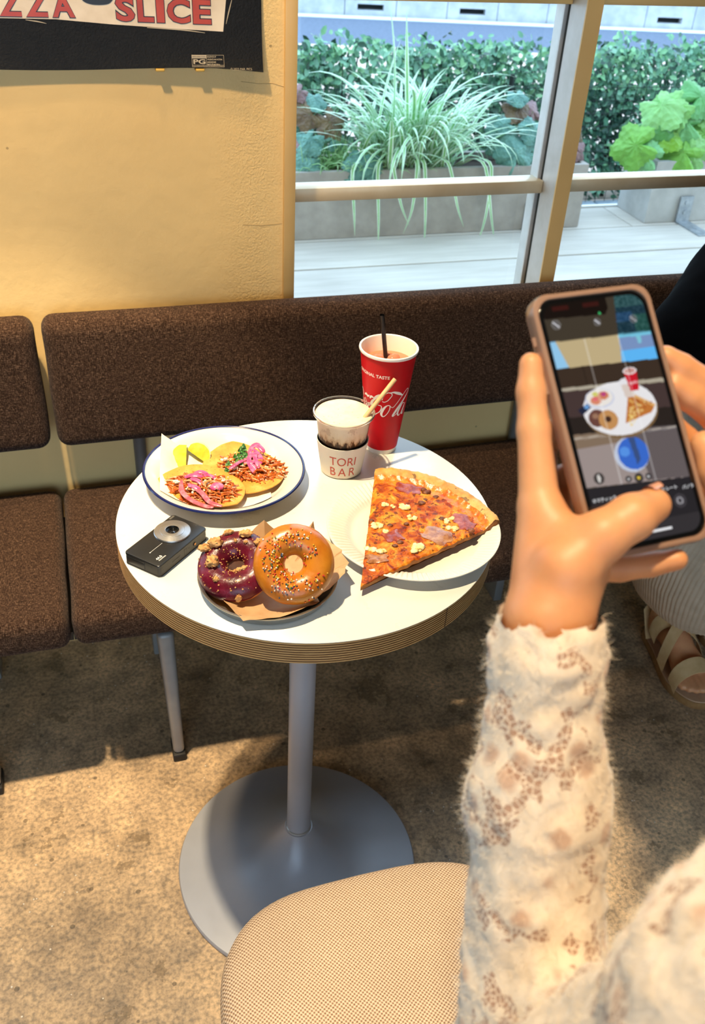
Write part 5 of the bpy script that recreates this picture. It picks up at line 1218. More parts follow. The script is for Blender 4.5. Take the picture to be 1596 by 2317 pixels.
sl_text('TORI', -136, -72, .8150, .8295, 1.0); sl_text('BAR', -136, -69, .7965, .8110, 1.35)
mb.build('sleeve_print', mat('brick_red_print', S(190, 64, 48), .5), parent=kc, smooth=False)
M_pstraw = noisy('tan_paper_straw', S(206, 164, 112), S(220, 180, 130), 60, .55)
mb = MB(); a = Vector((.0985, .0800, TZ+.0905)); b = Vector((.1475, .1000, TZ+.1375)); mb.tube([a, b], .0032, 18, caps=False); mb.tube([b, a], .0025, 18, caps=False)
tag(mb.build('tan_straw', M_pstraw, loc=tuple(a)), 'slanted tan straw stuck in the cream topped coffee', 'straw')

# ================================================================== PHONE
PHC = Vector((.02174, -.6005, 1.27346)); PU = Vector((.99856, .04533, .02857)); PV = Vector((-.05232, .71045, .7018)); PN = Vector((.01151, -.70229, .7118))
def PL(u, v, w_): return PHC+PU*(u/1000)+PV*(v/1000)+PN*(w_/1000)
ph = thing('smartphone', 'smartphone in translucent bumper case, its screen showing the table of food', 'phone', PHC)
def rr_rings(W, H, r, rings, n=8):
    """rounded-rectangle solid in phone space: rings of (inset, w)"""
    vs = []; fs = []; N = None
    for ins, w_ in rings:
        P = rrect(W-2*ins, H-2*ins, max(.5, r-ins), n); N = len(P); vs += [PL(x, y, w_) for x, y in P]
    for j in range(len(rings)-1):
        for i in range(N): k = (i+1) % N; fs.append((j*N+i, j*N+k, (j+1)*N+k, (j+1)*N+i))
    fs.append(tuple(range(N-1, -1, -1))); fs.append(tuple((len(rings)-1)*N+i for i in range(N)))
    return vs, fs
M_pbody = mat('graphite_phone_body', S(40, 38, 40), .3, .5); M_pglass = mat('black_screen_glass', S(8, 8, 9), .06, spec=.6)
mb = MB(); mb.add(*rr_rings(71.0, 146.4, 10.5, [(1.2, -8.4), (.3, -7.6), (0, -6.5), (0, -2), (.3, -.8), (1.0, -.15)])); mb.build('body', M_pbody, parent=ph, angle=40)
mb = MB(); mb.add(*rr_rings(69.0, 144.4, 9.8, [(0, -.15), (.2, -.02), (.5, 0.0)])); mb.build('screen_glass', M_pglass, parent=ph, angle=30)
# translucent bumper with fat corners
M_case = mat('translucent_bumper', S(196, 158, 134), .22, Transmission_Weight=.45, IOR=1.42, Coat_Weight=.4)
mb = MB(); vs = []; fs = []; P0 = rrect(71.2, 146.6, 10.6, 10); N = len(P0)
ring = [(-.6, -9.9), (2.0, -9.6), (2.9, -7.5), (2.9, -2.0), (2.3, .3), (1.0, .7), (-.3, .5), (-.5, -.1), (-.1, -.5)]
for x, y in P0:
    L = math.hypot(x, y); cx = math.copysign(35.6-10.6, x); cy = math.copysign(73.3-10.6, y); ax, ay = x-cx if abs(x) > 25 else 0, y-cy if abs(y) > 62.7 else 0
    q = math.hypot(ax, ay) or 1; nx_, ny_ = ax/q, ay/q; fat = max(0, min(abs(nx_), abs(ny_)))*1.9
    for o, w_ in ring: vs.append(PL(x+nx_*(o+fat*(1 if o > 0 else 0)), y+ny_*(o+fat*(1 if o > 0 else 0)), w_+(.25*fat if w_ > -1 else -.25*fat)))
K = len(ring)
for i in range(N):
    for j in range(K): fs.append((i*K+j, ((i+1) % N)*K+j, ((i+1) % N)*K+(j+1) % K, i*K+(j+1) % K))
mb.add(vs, fs); mb.build('bumper_case', M_case, parent=ph, angle=50)
for v0, v1 in ((34, 44), (20, 30), (48, 53)):
    mb = MB(); mb.tube([PL(-39.0, v0, -4.5), PL(-39.0, v1, -4.5)], .0013, 8); mb.build('side_button', M_case, parent=ph)
# --- the picture on the screen: painted cell by cell on a fine grid (an emitting display)
SW, SH = 64.6, 139.8; GX, GY = 150, 324
gx = (np.arange(GX)+.5)/GX; gy = (np.arange(GY)+.5)/GY; XX, YY = np.meshgrid(gx, gy); ASP = SH/SW
img = np.zeros((GY, GX, 3)); img[:] = (96, 84, 68)
rs = np.random.RandomState(2)
def blend(mask, c, a=1.0): img[mask] = img[mask]*(1-a)+np.array(c)*a
def ell(cx, cy, rx, ry, c, a=1.0, rot=0.0):
    dx, dy = XX-cx, (YY-cy)*ASP; co, si = math.cos(rot), math.sin(rot); u, v = dx*co+dy*si, -dx*si+dy*co; m = (u/rx)**2+(v/(ry*ASP))**2 < 1; blend(m, c, a); return m
def poly(pts, c, a=1.0):
    m = np.zeros(XX.shape, bool); n = len(pts)
    for i in range(n):
        (x0, y0), (x1, y1) = pts[i], pts[(i+1) % n]; k = ((y0 > YY) != (y1 > YY)) & (XX < (x1-x0)*(YY-y0)/((y1-y0) if abs(y1-y0) > 1e-9 else 1e-9)+x0); m ^= k
    blend(m, c, a); return m
poly([(0, .155), (1, .165), (1, .29), (0, .275)], (196, 176, 134))
poly([(0, 0), (.64, 0), (.64, .045), (.60, .07), (0, .06)], (38, 26, 20)); poly([(.1, .012), (.26, .012), (.26, .03), (.1, .03)], (120, 40, 34), .6); poly([(.40, .012), (.56, .012), (.56, .03), (.4, .03)], (120, 40, 34), .6)
wm = poly([(.725, 0), (1, 0), (1, .165), (.672, .16)], (46, 84, 102)); blend(wm & (YY < .05), (70, 120, 124)); blend(wm & (YY > .085) & (XX > .86), (60, 120, 112)); blend(wm & (YY > .07) & (YY < .11) & (XX < .86), (56, 104, 150)); nz = rs.rand(GY//3, GX//3).repeat(3, 0).repeat(3, 1); nz = np.pad(nz, ((0, GY-nz.shape[0]), (0, GX-nz.shape[1])), 'edge'); img[wm] += (nz[wm][:, None]-.5)*44
poly([(.672, .158), (1, .163), (1, .18), (.668, .176)], (120, 200, 228)); poly([(.668, .176), (1, .18), (1, .232), (.655, .23)], (124, 150, 196)); poly([(.84, .178), (.89, .178), (.88, .21), (.85, .21)], (130, 214, 226), .8); poly([(.655, .23), (1, .232), (1, .285), (.637, .28)], (96, 186, 250))
poly([(0, .155), (.05, .155), (.12, .268), (0, .268)], (150, 204, 240))
poly([(0, .268), (1, .284), (1, .372), (0, .348)], (62, 48, 38)); blend((abs(XX-.25) < .006) & (YY > .268) & (YY < .35), (40, 30, 24))
poly([(0, .348), (1, .366), (1, .385), (0, .362)], (170, 160, 140)); poly([(0, .362), (1, .385), (1, .568), (0, .54)], (72, 56, 54)); poly([(0, .47), (1, .49), (1, .568), (0, .54)], (44, 36, 32))
poly([(0, .54), (1, .568), (1, .785), (0, .755)], (160, 146, 142)); poly([(.55, .55), (1, .568), (1, .785), (.62, .77)], (84, 76, 78), .75); poly([(0, .54), (.55, .555), (.5, .60), (0, .60)], (124, 100, 74), .7); blend((abs(YY-.555-.02*XX) < .0025), (206, 196, 180), .7)
ell(.50, .655, .165, .072, (196, 206, 226)); ell(.52, .652, .15, .066, (60, 108, 206)); poly([(.50, .56), (.56, .56), (.575, .68), (.53, .70)], (60, 66, 84), .6); ell(.44, .64, .05, .02, (96, 160, 240), .8)
ell(.51, .474, .362, .112, (128, 100, 66)); ell(.505, .464, .36, .110, (238, 236, 238))
ell(.335, .412, .142, .040, (210, 214, 232)); ell(.335, .409, .128, .035, (240, 234, 226)); ell(.295, .418, .055, .017, (222, 140, 110)); ell(.375, .402, .055, .017, (214, 134, 96)); ell(.38, .397, .025, .009, (190, 70, 130)); ell(.29, .413, .025, .008, (230, 110, 120)); ell(.30, .392, .03, .009, (214, 210, 110))
poly([(.10, .445), (.2, .425), (.235, .443), (.13, .468)], (36, 40, 62)); ell(.19, .438, .025, .009, (110, 160, 216))
ell(.265, .49, .085, .036, (110, 70, 62)); ell(.25, .48, .03, .012, (160, 120, 96)); ell(.365, .503, .093, .040, (200, 146, 90)); ell(.365, .500, .03, .013, (70, 44, 34))
poly([(.615, .412), (.84, .478), (.80, .50), (.52, .528)], (196, 120, 56)); poly([(.615, .412), (.66, .412), (.86, .472), (.84, .48)], (226, 176, 110))
for _ in range(46):
    a, b = rs.rand(), rs.rand(); x = .60+.2*a*(b)-.06*(1-b)+.02; y = .43+.09*(1-b)+.03*a
    ell(x, y, .012, .004, ((240, 206, 120), (160, 70, 34), (246, 220, 150))[rs.randint(3)], .8)
ell(.63, .366, .085, .022, (234, 232, 236)); poly([(.57, .37), (.69, .37), (.675, .425), (.585, .425)], (222, 206, 196))
poly([(.625, .318), (.755, .318), (.735, .40), (.65, .40)], (206, 26, 44)); ell(.69, .318, .068, .015, (240, 228, 228)); ell(.69, .318, .052, .011, (206, 150, 140)); poly([(.685, .30), (.692, .30), (.695, .32), (.688, .32)], (50, 40, 40)); poly([(.655, .366), (.735, .36), (.733, .372), (.658, .378)], (236, 190, 190), .7)
for fx in (1/3, 2/3): blend((abs(XX-fx) < .0035) & (YY > .16) & (YY < .775), (255, 255, 255), .35)
for fy in (.365, .57): blend((abs(YY-fy-.02*(XX-.5)) < .0015), (255, 255, 255), .3)
blend((YY < .158+.01*XX), (0, 0, 0), .30)
dm = YY > .757+.028*XX; img[dm] = (42, 39, 42); blend(YY > .93, (62, 58, 60), .6)
ell(.545, .063, .013, .006, (60, 190, 110)); 
for cx, cy, r in ((.10, .088, .045), (.50, .098, .036), (.86, .105, .040)): ell(cx, cy, r, r/ASP, (190, 190, 196), .45); ell(cx, cy, r*.8, r*.8/ASP, (80, 76, 76), .7); blend((abs((XX-cx)-(YY-cy)*ASP) < .006) & (abs(XX-cx) < r*.6), (240, 240, 246))
for cx, r, c in ((.41, .030, (240, 240, 240)), (.51, .042, (250, 214, 70)), (.605, .030, (240, 240, 240))): ell(cx, .742+.02*cx, r, r/ASP, (58, 54, 56)); ell(cx, .742+.02*cx, r*.34, r*.34/ASP, c, .9)
ell(.135, .727, .05, .05/ASP, (66, 60, 58)); ell(.135, .727, .016, .022/ASP*1.6, (236, 232, 226), .9)
ell(.845, .872, .062, .062/ASP, (66, 62, 66)); ell(.845, .872, .032, .032/ASP, (210, 208, 214), .8); ell(.845, .872, .022, .022/ASP, (66, 62, 66))
poly([(.06, .852), (.20, .852), (.20, .868), (.06, .868)], (120, 140, 200)); blend((abs(YY-.972) < .0045) & (XX > .33) & (XX < .70), (250, 250, 252))
pass
ms = bpy.data.meshes.new('display'); vs = []; rcorner = 8.6
for j in range(GY+1):
    for i in range(GX+1):
        x = (i/GX-.5)*SW; y = (.5-j/GY)*SH
        ax, ay = abs(x)-(SW/2-rcorner), abs(y)-(SH/2-rcorner)
        if ax > 0 and ay > 0 and math.hypot(ax, ay) > rcorner: k = rcorner/math.hypot(ax, ay); x = math.copysign(SW/2-rcorner+ax*k, x); y = math.copysign(SH/2-rcorner+ay*k, y)
        vs.append(tuple(PL(x, y, .06)-PHC))
fs = [(j*(GX+1)+i, (j+1)*(GX+1)+i, (j+1)*(GX+1)+i+1, j*(GX+1)+i+1) for j in range(GY) for i in range(GX)]
ms.from_pydata(vs, [], fs); ca = ms.color_attributes.new('picture', 'FLOAT_COLOR', 'CORNER')
lin = np.clip(img/255, 0, 1); lin = np.where(lin <= .04045, lin/12.92, ((lin+.055)/1.055)**2.4); cc = np.ones((GY*GX, 4)); cc[:, :3] = lin.reshape(-1, 3)
ca.data.foreach_set('color', np.repeat(cc, 4, axis=0).ravel().astype(np.float32))
def disp_fn(t):
    a = t.n('ShaderNodeVertexColor'); a.layer_name = 'picture'; t.l(a.outputs[0], t.b.inputs['Emission Color']); t.b.inputs['Emission Strength'].default_value = 0.92
M_disp = mat('lit_display', (0, 0, 0, 1), .12, spec=.3, fn=disp_fn); ms.materials.append(M_disp)
o = bpy.data.objects.new('display', ms); C.objects.link(o); o.parent = ph
M_ui = mat('screen_lettering', (0, 0, 0, 1), .3, fn=lambda t: (t.b.inputs['Emission Color'].__setattr__('default_value', S(236, 236, 238)), t.b.inputs['Emission Strength'].__setattr__('default_value', .9)))
M_uiy = mat('screen_lettering_yellow', (0, 0, 0, 1), .3, fn=lambda t: (t.b.inputs['Emission Color'].__setattr__('default_value', S(246, 214, 60)), t.b.inputs['Emission Strength'].__setattr__('default_value', .9)))
def scr(fx, fy): return lambda x, y: PL((fx-.5)*SW+x, (.5-fy)*SH+y+.0, .12)
for nm, mm, items in (('mode_lettering', M_ui, (('\u30cd\u30de\u30c6\u30a3\u30c3\u30af', .02, .818, 2.5), ('\u30d3\u30c7\u30aa', .30, .823, 2.7), ('\u30dd\u30fc\u30c8\u30ec\u30fc\u30c8', .615, .822, 2.6), ('\u30d1\u30ce\u30e9', .90, .829, 2.5))), ('mode_lettering', M_uiy, (('\u5199\u771f', .485, .822, 2.8),))):
    mb = MB()
    for s_, fx, fy, sz in items: put_text(mb, s_, sz, scr(fx, fy), .02)
    if mm is M_uiy: put_text(mb, '1x', 2.2, scr(.487, .757), .02)
    mb.build(nm, mm, parent=ph, smooth=False)

# ================================================================== PEOPLE
def skin_fn(t):
    a = t.noise(30, 4); t.col(t.ramp(a, [(.3, S(216, 150, 102)), (.7, S(228, 166, 116))])); t.bump(t.noise(420, 3), .12, .0008)
M_skin = mat('skin', S(222, 158, 114), .48, fn=skin_fn, Subsurface_Weight=.22, Subsurface_Radius=(.012, .005, .003), Subsurface_Scale=1.0)
M_nail = mat('fingernail', S(226, 164, 136), .25, Coat_Weight=.4)
def wp(q): return tuple(PL(*q))
def cap(a, b, ra, rb, k, world=False):
    return (tuple(a) if world else wp(a), tuple(b) if world else wp(b), ra/1000, rb/1000, k/1000)
def chain(pts, rad, k): return [cap(pts[i], pts[i+1], rad[i], rad[i+1], k) for i in range(len(pts)-1)]
WL = (-69, -101, -10); WR = (74, -84, -12)
ELB = Vector((-.066, -.800, .932)); FORE = Vector((-.051, -.709, 1.103)); SHL = Vector((-.052, -.897, 1.208))
ELR = Vector((.190, -.850, 1.015)); SHR = Vector((.300, -.950, 1.195))
hand_l = [cap(WL, (-54, -40, -17), 19.5, 12, 8), cap(WL, (-46, -42, -29), 19.5, 12, 8), cap(WL, (-38, -56, -36), 19, 11, 8), cap(WL, (-31, -75, -35), 19, 10, 8)]
hand_l += [(wp(WL), tuple(FORE), .0205, .026, .008)]
hand_l += chain([(-54, -38, -16), (-48.5, 3, -12), (-46, 24, -9), (-43.6, 39, -6)], [11.5, 9.0, 8.0, 6.6], 3.5)
hand_l += chain([(-47, -40, -30), (-34, 0, -36), (-14, 7, -26), (4, 4, -19)], [11.5, 9.0, 8.2, 7.0], 2.5)
hand_l += chain([(-39, -56, -37), (-26, -24, -43), (-6, -20, -28), (9, -24, -19)], [11, 8.8, 8.0, 6.9], 2.5)
hand_l += chain([(-31, -75, -35), (-8, -81, -28), (5, -83, -17), (17, -83.5, -9)], [10, 8.0, 7.0, 6.0], 2.5)
hand_l += chain([(-62, -86, -5), (-57, -76, 1), (-37, -63.5, 11), (-19.5, -57, 15.5), (-1, -52.5, 9.2)], [19, 17.5, 13.2, 11.8, 9.6], 5)
hand_l += [cap((-46, -63, 0), (-53, -46, -11), 10, 9.5, 9), cap((-60, -93, -8), (-40, -78, -10), 19, 14, 8)]
hand_r = [cap(WR, (91, -17, -15), 18, 11, 8), cap(WR, (93, -32, -19), 18, 11, 8), cap(WR, (90, -51, -24), 18, 11, 8), cap(WR, (86, -62, -28), 17, 10, 8)]
hand_r += [(wp(WR), tuple(Vector(wp(WR)).lerp(ELR, .4)), .0195, .024, .008)]
hand_r += chain([(91, -15, -14), (70, 12.5, -13), (53.5, 25.5, -11), (44.5, 33, -9.5)], [11, 9.2, 8.3, 6.8], 2.5)
hand_r += chain([(92, -31, -18), (74, -5.5, -18), (56.5, 8, -14), (46.5, 16.0, -12)], [11, 9.4, 8.4, 6.9], 2.5)
hand_r += chain([(90, -50, -24), (69, -27, -30), (53, -14, -25), (46, -7, -20)], [10.5, 8.8, 8.0, 6.6], 2.5)
hand_r += chain([(85, -62, -28), (68, -42, -36), (55, -32, -31), (47, -27, -26)], [9.5, 7.8, 7.0, 6.0], 2.5)
hand_r += chain([(74, -78, -6), (56, -61, 0), (48.5, -40, 2.5), (46.2, -23.5, 1.5)], [14, 11, 9.6, 7.8], 5)
hand_r += [cap((60, -62, -4), (84, -30, -12), 10, 9, 9)]
HEADC = (.135, -.905, 1.405)
body1 = [('e', (.145, -.955, 1.09), (.155, .10, .14), .05), ('e', (.145, -.962, .93), (.125, .09, .14), .05), ('e', (.145, -.97, .80), (.155, .105, .11), .05),
  (tuple(SHL), tuple(SHR), .052, .052, .04), (tuple(SHL), tuple(ELB), .046, .036, .03), (tuple(SHR), tuple(ELR), .046, .036, .03), (tuple(ELB), tuple(FORE), .036, .027, .02), (tuple(ELR), tuple(Vector(wp(WR)).lerp(ELR, .3)), .036, .023, .02),
  ((.145, -.945, 1.22), (.138, -.915, 1.34), .045, .042, .03), ('e', HEADC, (.066, .082, .098), .02), ('e', (.13, -.865, 1.365), (.045, .045, .052), .02), ((.128, -.825, 1.40), (.126, -.815, 1.378), .008, .012, .012), ((.066, -.915, 1.40), (.064, -.915, 1.375), .009, .007, .008), ((.205, -.915, 1.40), (.207, -.915, 1.375), .009, .007, .008),
  ((.128, -.822, 1.352), (.130, -.822, 1.352), .012, .012, .01),
  ((.075, -.97, .78), (.07, -.955, .44), .075, .048, .03), ((.07, -.955, .44), (.07, -.975, .09), .046, .03, .02), ((.215, -.97, .78), (.22, -.955, .44), .075, .048, .03), ((.22, -.955, .44), (.22, -.975, .09), .046, .03, .02),
  ((.07, -.985, .05), (.06, -.83, .022), .032, .022, .02), ((.22, -.985, .05), (.23, -.83, .022), .032, .022, .02)]
pr1 = thing('person', 'person in cream lace sweater holding up a phone over the table', 'person', (.145, -.96, 0))
Vs, Fs_ = [], []
off = 0
for prims, res in ((body1, .008), (hand_l, .0016), (hand_r, .0018)):
    V_, F_ = sdf_mesh(prims, res, pad=.012); V_ = smooth_mesh(V_, F_, 2, .5); Vs.append(V_); Fs_.append(F_+off); off += len(V_)
def np_obj(name, V, F, m, parent, angle=0, mi=None):
    u_, inv = np.unique(F, return_inverse=True); V = V[u_]; F = inv.reshape(F.shape)
    o0 = origin(parent); me = bpy.data.meshes.new(name); me.from_pydata((V-np.array(o0)).tolist(), [], F.tolist())
    for q in (m if isinstance(m, list) else [m]): me.materials.append(q)
    me.polygons.foreach_set('use_smooth', [True]*len(me.polygons)); me.update()
    o = bpy.data.objects.new(name, me); C.objects.link(o); o.parent = parent; ORG[o.name] = o0.copy() if isinstance(o0, Vector) else Vector(o0); return o
np_obj('body', np.concatenate(Vs), np.concatenate(Fs_), M_skin, pr1)
def nail(at, tip, nrm, L, Wd):
    a, b = Vector(wp(at)), Vector(wp(tip)); d = (b-a).normalized(); n_ = (PU*nrm[0]+PV*nrm[1]+PN*nrm[2]).normalized(); n_ = (n_-d*n_.dot(d)).normalized(); s_ = d.cross(n_)
    mb = MB(); vs = []; fs = []; nu, nv = 8, 6
    for i in range(nu+1):
        for j in range(nv+1):
            u = i/nu; v = j/nv*2-1; ww = Wd*(1-.15*u-.5*max(0, u-.75)**1.2*2); vs.append(a+d*(L*u)+s_*(ww*v)+n_*(.0012-Wd*.55*v*v-.0008*u))
    fs = [(i*(nv+1)+j, (i+1)*(nv+1)+j, (i+1)*(nv+1)+j+1, i*(nv+1)+j+1) for i in range(nu) for j in range(nv)]
    mb.add(vs, fs); mb.build('fingernail', M_nail, parent=pr1, angle=0)
nail((-49.6, 31, -4.5), (-47.2, 47, -3), (-.75, .1, .65), .0095, .0045)
nail((-4, -43.2, 13.0), (8, -40, 8.5), (.1, 1, .12), .0100, .0046)
# sweater
CUFF_L = np.array(wp((-70, -107, -10))); dL = (np.array(wp(WL))-np.array(FORE)); dL /= np.linalg.norm(dL)
CUFF_R = np.array(wp((75, -90, -12))); dR = CUFF_R-np.array(ELR); dR /= np.linalg.norm(dR)
def cuff_cut(X, Y, Z):
    out = None
    for cpt, d, ra in ((CUFF_L, dL, .12), (CUFF_R, dR, .09)):
        e1 = np.cross(d, [0, 0, 1.0]); e1 /= np.linalg.norm(e1); e2 = np.cross(d, e1)
        px, py, pz_ = X-cpt[0], Y-cpt[1], Z-cpt[2]; s_ = px*d[0]+py*d[1]+pz_*d[2]; a = np.arctan2(px*e2[0]+py*e2[1]+pz_*e2[2], px*e1[0]+py*e1[1]+pz_*e1[2])
        r2 = np.sqrt(px*px+py*py+pz_*pz_); q = np.where(r2 < ra, s_-.008-.0055*np.abs(np.sin(a*3.5)), -1.0)
        out = q if out is None else np.maximum(out, q)
    return out
sw = [(tuple(CUFF_L+dL*.03), tuple(CUFF_L-dL*.012), .0255, .0275, .01), (tuple(CUFF_L-dL*.012), tuple(FORE), .0285, .0355, .015), (tuple(FORE), tuple(ELB), .0355, .046, .02), (tuple(ELB), tuple(SHL), .048, .057, .03), (tuple(CUFF_R+dR*.03), tuple(CUFF_R-dR*.012), .026, .028, .01), (tuple(CUFF_R-dR*.012), tuple(ELR), .029, .046, .015), (tuple(ELR), tuple(SHR), .048, .060, .03), (tuple(SHL), tuple(SHR), .057, .062, .05), ('e', (.145, -.955, 1.09), (.172, .118, .155), .05), ('e', (.145, -.962, .93), (.146, .11, .16), .05)]
V_, F_ = sdf_mesh(sw, .0038, pad=.02, cut=cuff_cut); cen = V_[F_].mean(1)
keep = np.ones(len(F_), bool); nf = np.cross(V_[F_[:, 2]]-V_[F_[:, 0]], V_[F_[:, 3]]-V_[F_[:, 1]]); nf /= np.linalg.norm(nf, axis=1)[:, None]+1e-12
for cpt, d in ((CUFF_L, dL), (CUFF_R, dR)):
    keep &= ~((np.linalg.norm(cen-cpt, axis=1) < .05) & (nf@d > .62) & ((cen-cpt)@d > .001))
F_ = F_[keep]; lab = np.arange(len(V_))
for _ in range(400):                       # keep the one connected knit, drop loose scraps at the cuffs
    m4 = lab[F_].min(1); new = lab.copy(); np.minimum.at(new, F_.ravel(), np.repeat(m4, 4)); new = new[new]
    if (new == lab).all(): break
    lab = new
F_ = F_[lab[F_[:, 0]] == np.bincount(lab[F_[:, 0]]).argmax()]
V_ = smooth_mesh(V_, F_, 2, .5); Nn = vnormals(V_, F_)
dsp = np.zeros(len(V_)); used = np.unique(F_)
for i in used:
    p = Vector(V_[i]); dist, pts = noise.voronoi(p*46+Vector((noise.noise(p*60), noise.noise(p*60+Vector((9, 0, 0))), 0))*.5); dsp[i] = .0046*(0.45-min(.9, dist[0]))+.0012*noise.noise(p*34)+.0016*noise.noise(p*110)
V_ = V_+Nn*dsp[:, None]
def lace_fn(t):
    co0 = t.co(); nz_ = t.n('ShaderNodeTexNoise'); nz_.inputs['Scale'].default_value = 60; t.l(co0, nz_.inputs['Vector'])
    vm = t.n('ShaderNodeVectorMath'); vm.operation = 'MULTIPLY_ADD'; vm.inputs[1].default_value = (.010, .010, .010); t.l(nz_.outputs['Color'], vm.inputs[0]); t.l(co0, vm.inputs[2]); co = vm.outputs[0]
    f1 = t.voro(46, co=co); edge = t.voro(46, 'DISTANCE_TO_EDGE', co=co); zone = t.noise(36, 2, .5, co0); mesh = t.voro(260, 'DISTANCE_TO_EDGE', co=co0, rand=.55)
    eye = t.m('LESS_THAN', f1, .20)
    open_ = t.m('MULTIPLY', t.m('GREATER_THAN', zone, .565), t.m('MULTIPLY', t.m('GREATER_THAN', mesh, .075), t.m('LESS_THAN', edge, .15)))
    eyeh = t.m('MULTIPLY', eye, t.m('MULTIPLY', t.m('GREATER_THAN', mesh, .06), t.m('GREATER_THAN', t.noise(23, 2, .5, co0), .40)))
    hole = t.m('MAXIMUM', open_, eyeh); shade = t.ramp(t.noise(90, 4), [(.3, S(234, 216, 192)), (.7, S(246, 232, 212))]); t.col(t.mix(t.m('MULTIPLY', open_, .8), t.mix(t.ramp(f1, [(.18, G(.85)), (.33, G(0))]), shade, S(206, 168, 142)), S(200, 154, 128)))
    t.l(t.m('SUBTRACT', 1.0, t.m('MULTIPLY', open_, .25)), t.b.inputs['Alpha'])
    t.bump(t.m('ADD', t.m('MULTIPLY', edge, 1.2), t.m('ADD', t.m('MULTIPLY', t.noise(240, 3), .25), t.m('MULTIPLY', t.noise(700, 2), .15))), .6, .003)
M_lace = mat('cream_lace_knit', S(234, 216, 190), .9, spec=.15, fn=lace_fn, Sheen_Weight=.4, Sheen_Roughness=.5)
swo = np_obj('lace_sweater', V_, F_, M_lace, pr1); swo['label'] = 'fuzzy cream lace sweater with scalloped cuffs'
rs = np.random.RandomState(6); cen = V_[F_].mean(1); near = np.where((np.linalg.norm(cen-np.array(FORE), axis=1) < .26) & (cen[:, 0] < .12))[0]; pick = near[rs.randint(0, len(near), 30000)]
mb = MB()
for f in pick:
    w4 = rs.dirichlet((1, 1, 1, 1)); p = Vector((V_[F_[f]]*w4[:, None]).sum(0)); n_ = Vector(Nn[F_[f][0]]); d = (n_*1.0+Vector(rs.normal(0, .6, 3))).normalized(); L = rs.uniform(.002, .0068); s_ = d.cross(Vector(rs.normal(0, 1, 3))).normalized()*.00010; q = p+d*L*.5+Vector(rs.normal(0, .0005, 3))
    mb.add([p-s_, p+s_, q+s_*.7, q-s_*.7, p+d*L+Vector(rs.normal(0, .0012, 3))], [(0, 1, 2, 3), (3, 2, 4)])
M_fuzz = mat('sweater_fuzz', S(240, 228, 208), .9, spec=.1)
fz = mb.build('sweater_fuzz', M_fuzz, parent=swo, angle=0); fz['kind'] = 'stuff'
# skirt, hair and shoes of the standing person (outside the frame)
M_skirt1 = noisy('taupe_skirt', S(120, 106, 92), S(132, 118, 104), 30, .85)
mb = MB(); mb.lathe([(.135, .90), (.165, .80), (.20, .5), (.235, .24), (.232, .24), (.197, .5), (.16, .80), (.13, .90)], c=(.145, -.965, 0), n=72, caps=False, fn=lambda r, z, a: (r*(1+.05*math.sin(9*a)*max(0, (.8-z)/.6)), z)); mb.build('skirt', M_skirt1, parent=pr1)
M_hair = noisy('black_hair', S(24, 18, 16), S(40, 30, 26), 60, .4)
hp = [('e', (.137, -.918, 1.42), (.078, .092, .105), .02), ((.07, -.95, 1.40), (.075, -.985, 1.22), .035, .028, .03), ((.20, -.95, 1.40), (.205, -.985, 1.22), .035, .028, .03), ((.137, -.985, 1.40), (.14, -1.03, 1.20), .05, .04, .03)]
V2, F2 = sdf_mesh(hp, .006, pad=.02, cut=lambda X, Y, Z: np.where((Z < 1.455) & (Y > -.90), .02, -1.0)+0*X); np_obj('hair', V2, F2, M_hair, pr1)
M_eye = mat('eye', S(30, 22, 18), .15); M_lip = mat('lips', S(190, 96, 88), .35); M_shoe = mat('white_shoe', S(220, 214, 204), .6)
for x in (.105, .155): mb = MB(); mb.blob((x, -.829, 1.402), (.011, .004, .006), 0, 0, 10); mb.build('eye', M_eye, parent=pr1)
mb = MB(); mb.blob((.129, -.8125, 1.352), (.018, .004, .006), 0, 0, 10); mb.build('lips', M_lip, parent=pr1)
for x in (.065, .225):
    mb = MB(); mb.blob((x, -.90, .03), (.045, .125, .032), 1, .04, 14, fr=1); mb.build('shoe', M_shoe, parent=pr1)

# ---- seated person in black at the right end of the bench
pr2 = thing('person', 'seated person in black top, ribbed beige skirt and strappy sandals', 'person', (1.02, .42, 0))
M_black = noisy('black_jersey', S(4, 4, 5), S(7, 7, 8), 40, .95, bump=.2, spec=.08)
SH2, EL2, HD2 = (1.0, .44, 1.05), (.80, .34, .845), (.93, .12, .66)
def foot(x0, mir):
    X = lambda x: x0+mir*(x-.975)
    f = [((X(.98), .378, .052), (X(.972), .30, .070), .029, .031, .012), ((X(.972), .31, .072), (X(.947), .235, .048), .028, .020, .012), ((X(.972), .31, .072), (X(.988), .232, .050), .028, .022, .012), ((X(.978), .375, .07), (X(.972), .365, .12), .030, .032, .015)]
    for (xa, ya, xb, yb_, ra, rb) in ((.932, .226, .9305, .197, .012, .0085), (.943, .222, .942, .187, .011, .0085), (.956, .220, .956, .180, .0115, .0088), (.969, .220, .971, .178, .0115, .009), (.987, .222, .989, .177, .015, .0125)): f.append(((X(xa), ya, .041), (X(xb), yb_, .036), ra, rb, .005))
    return f
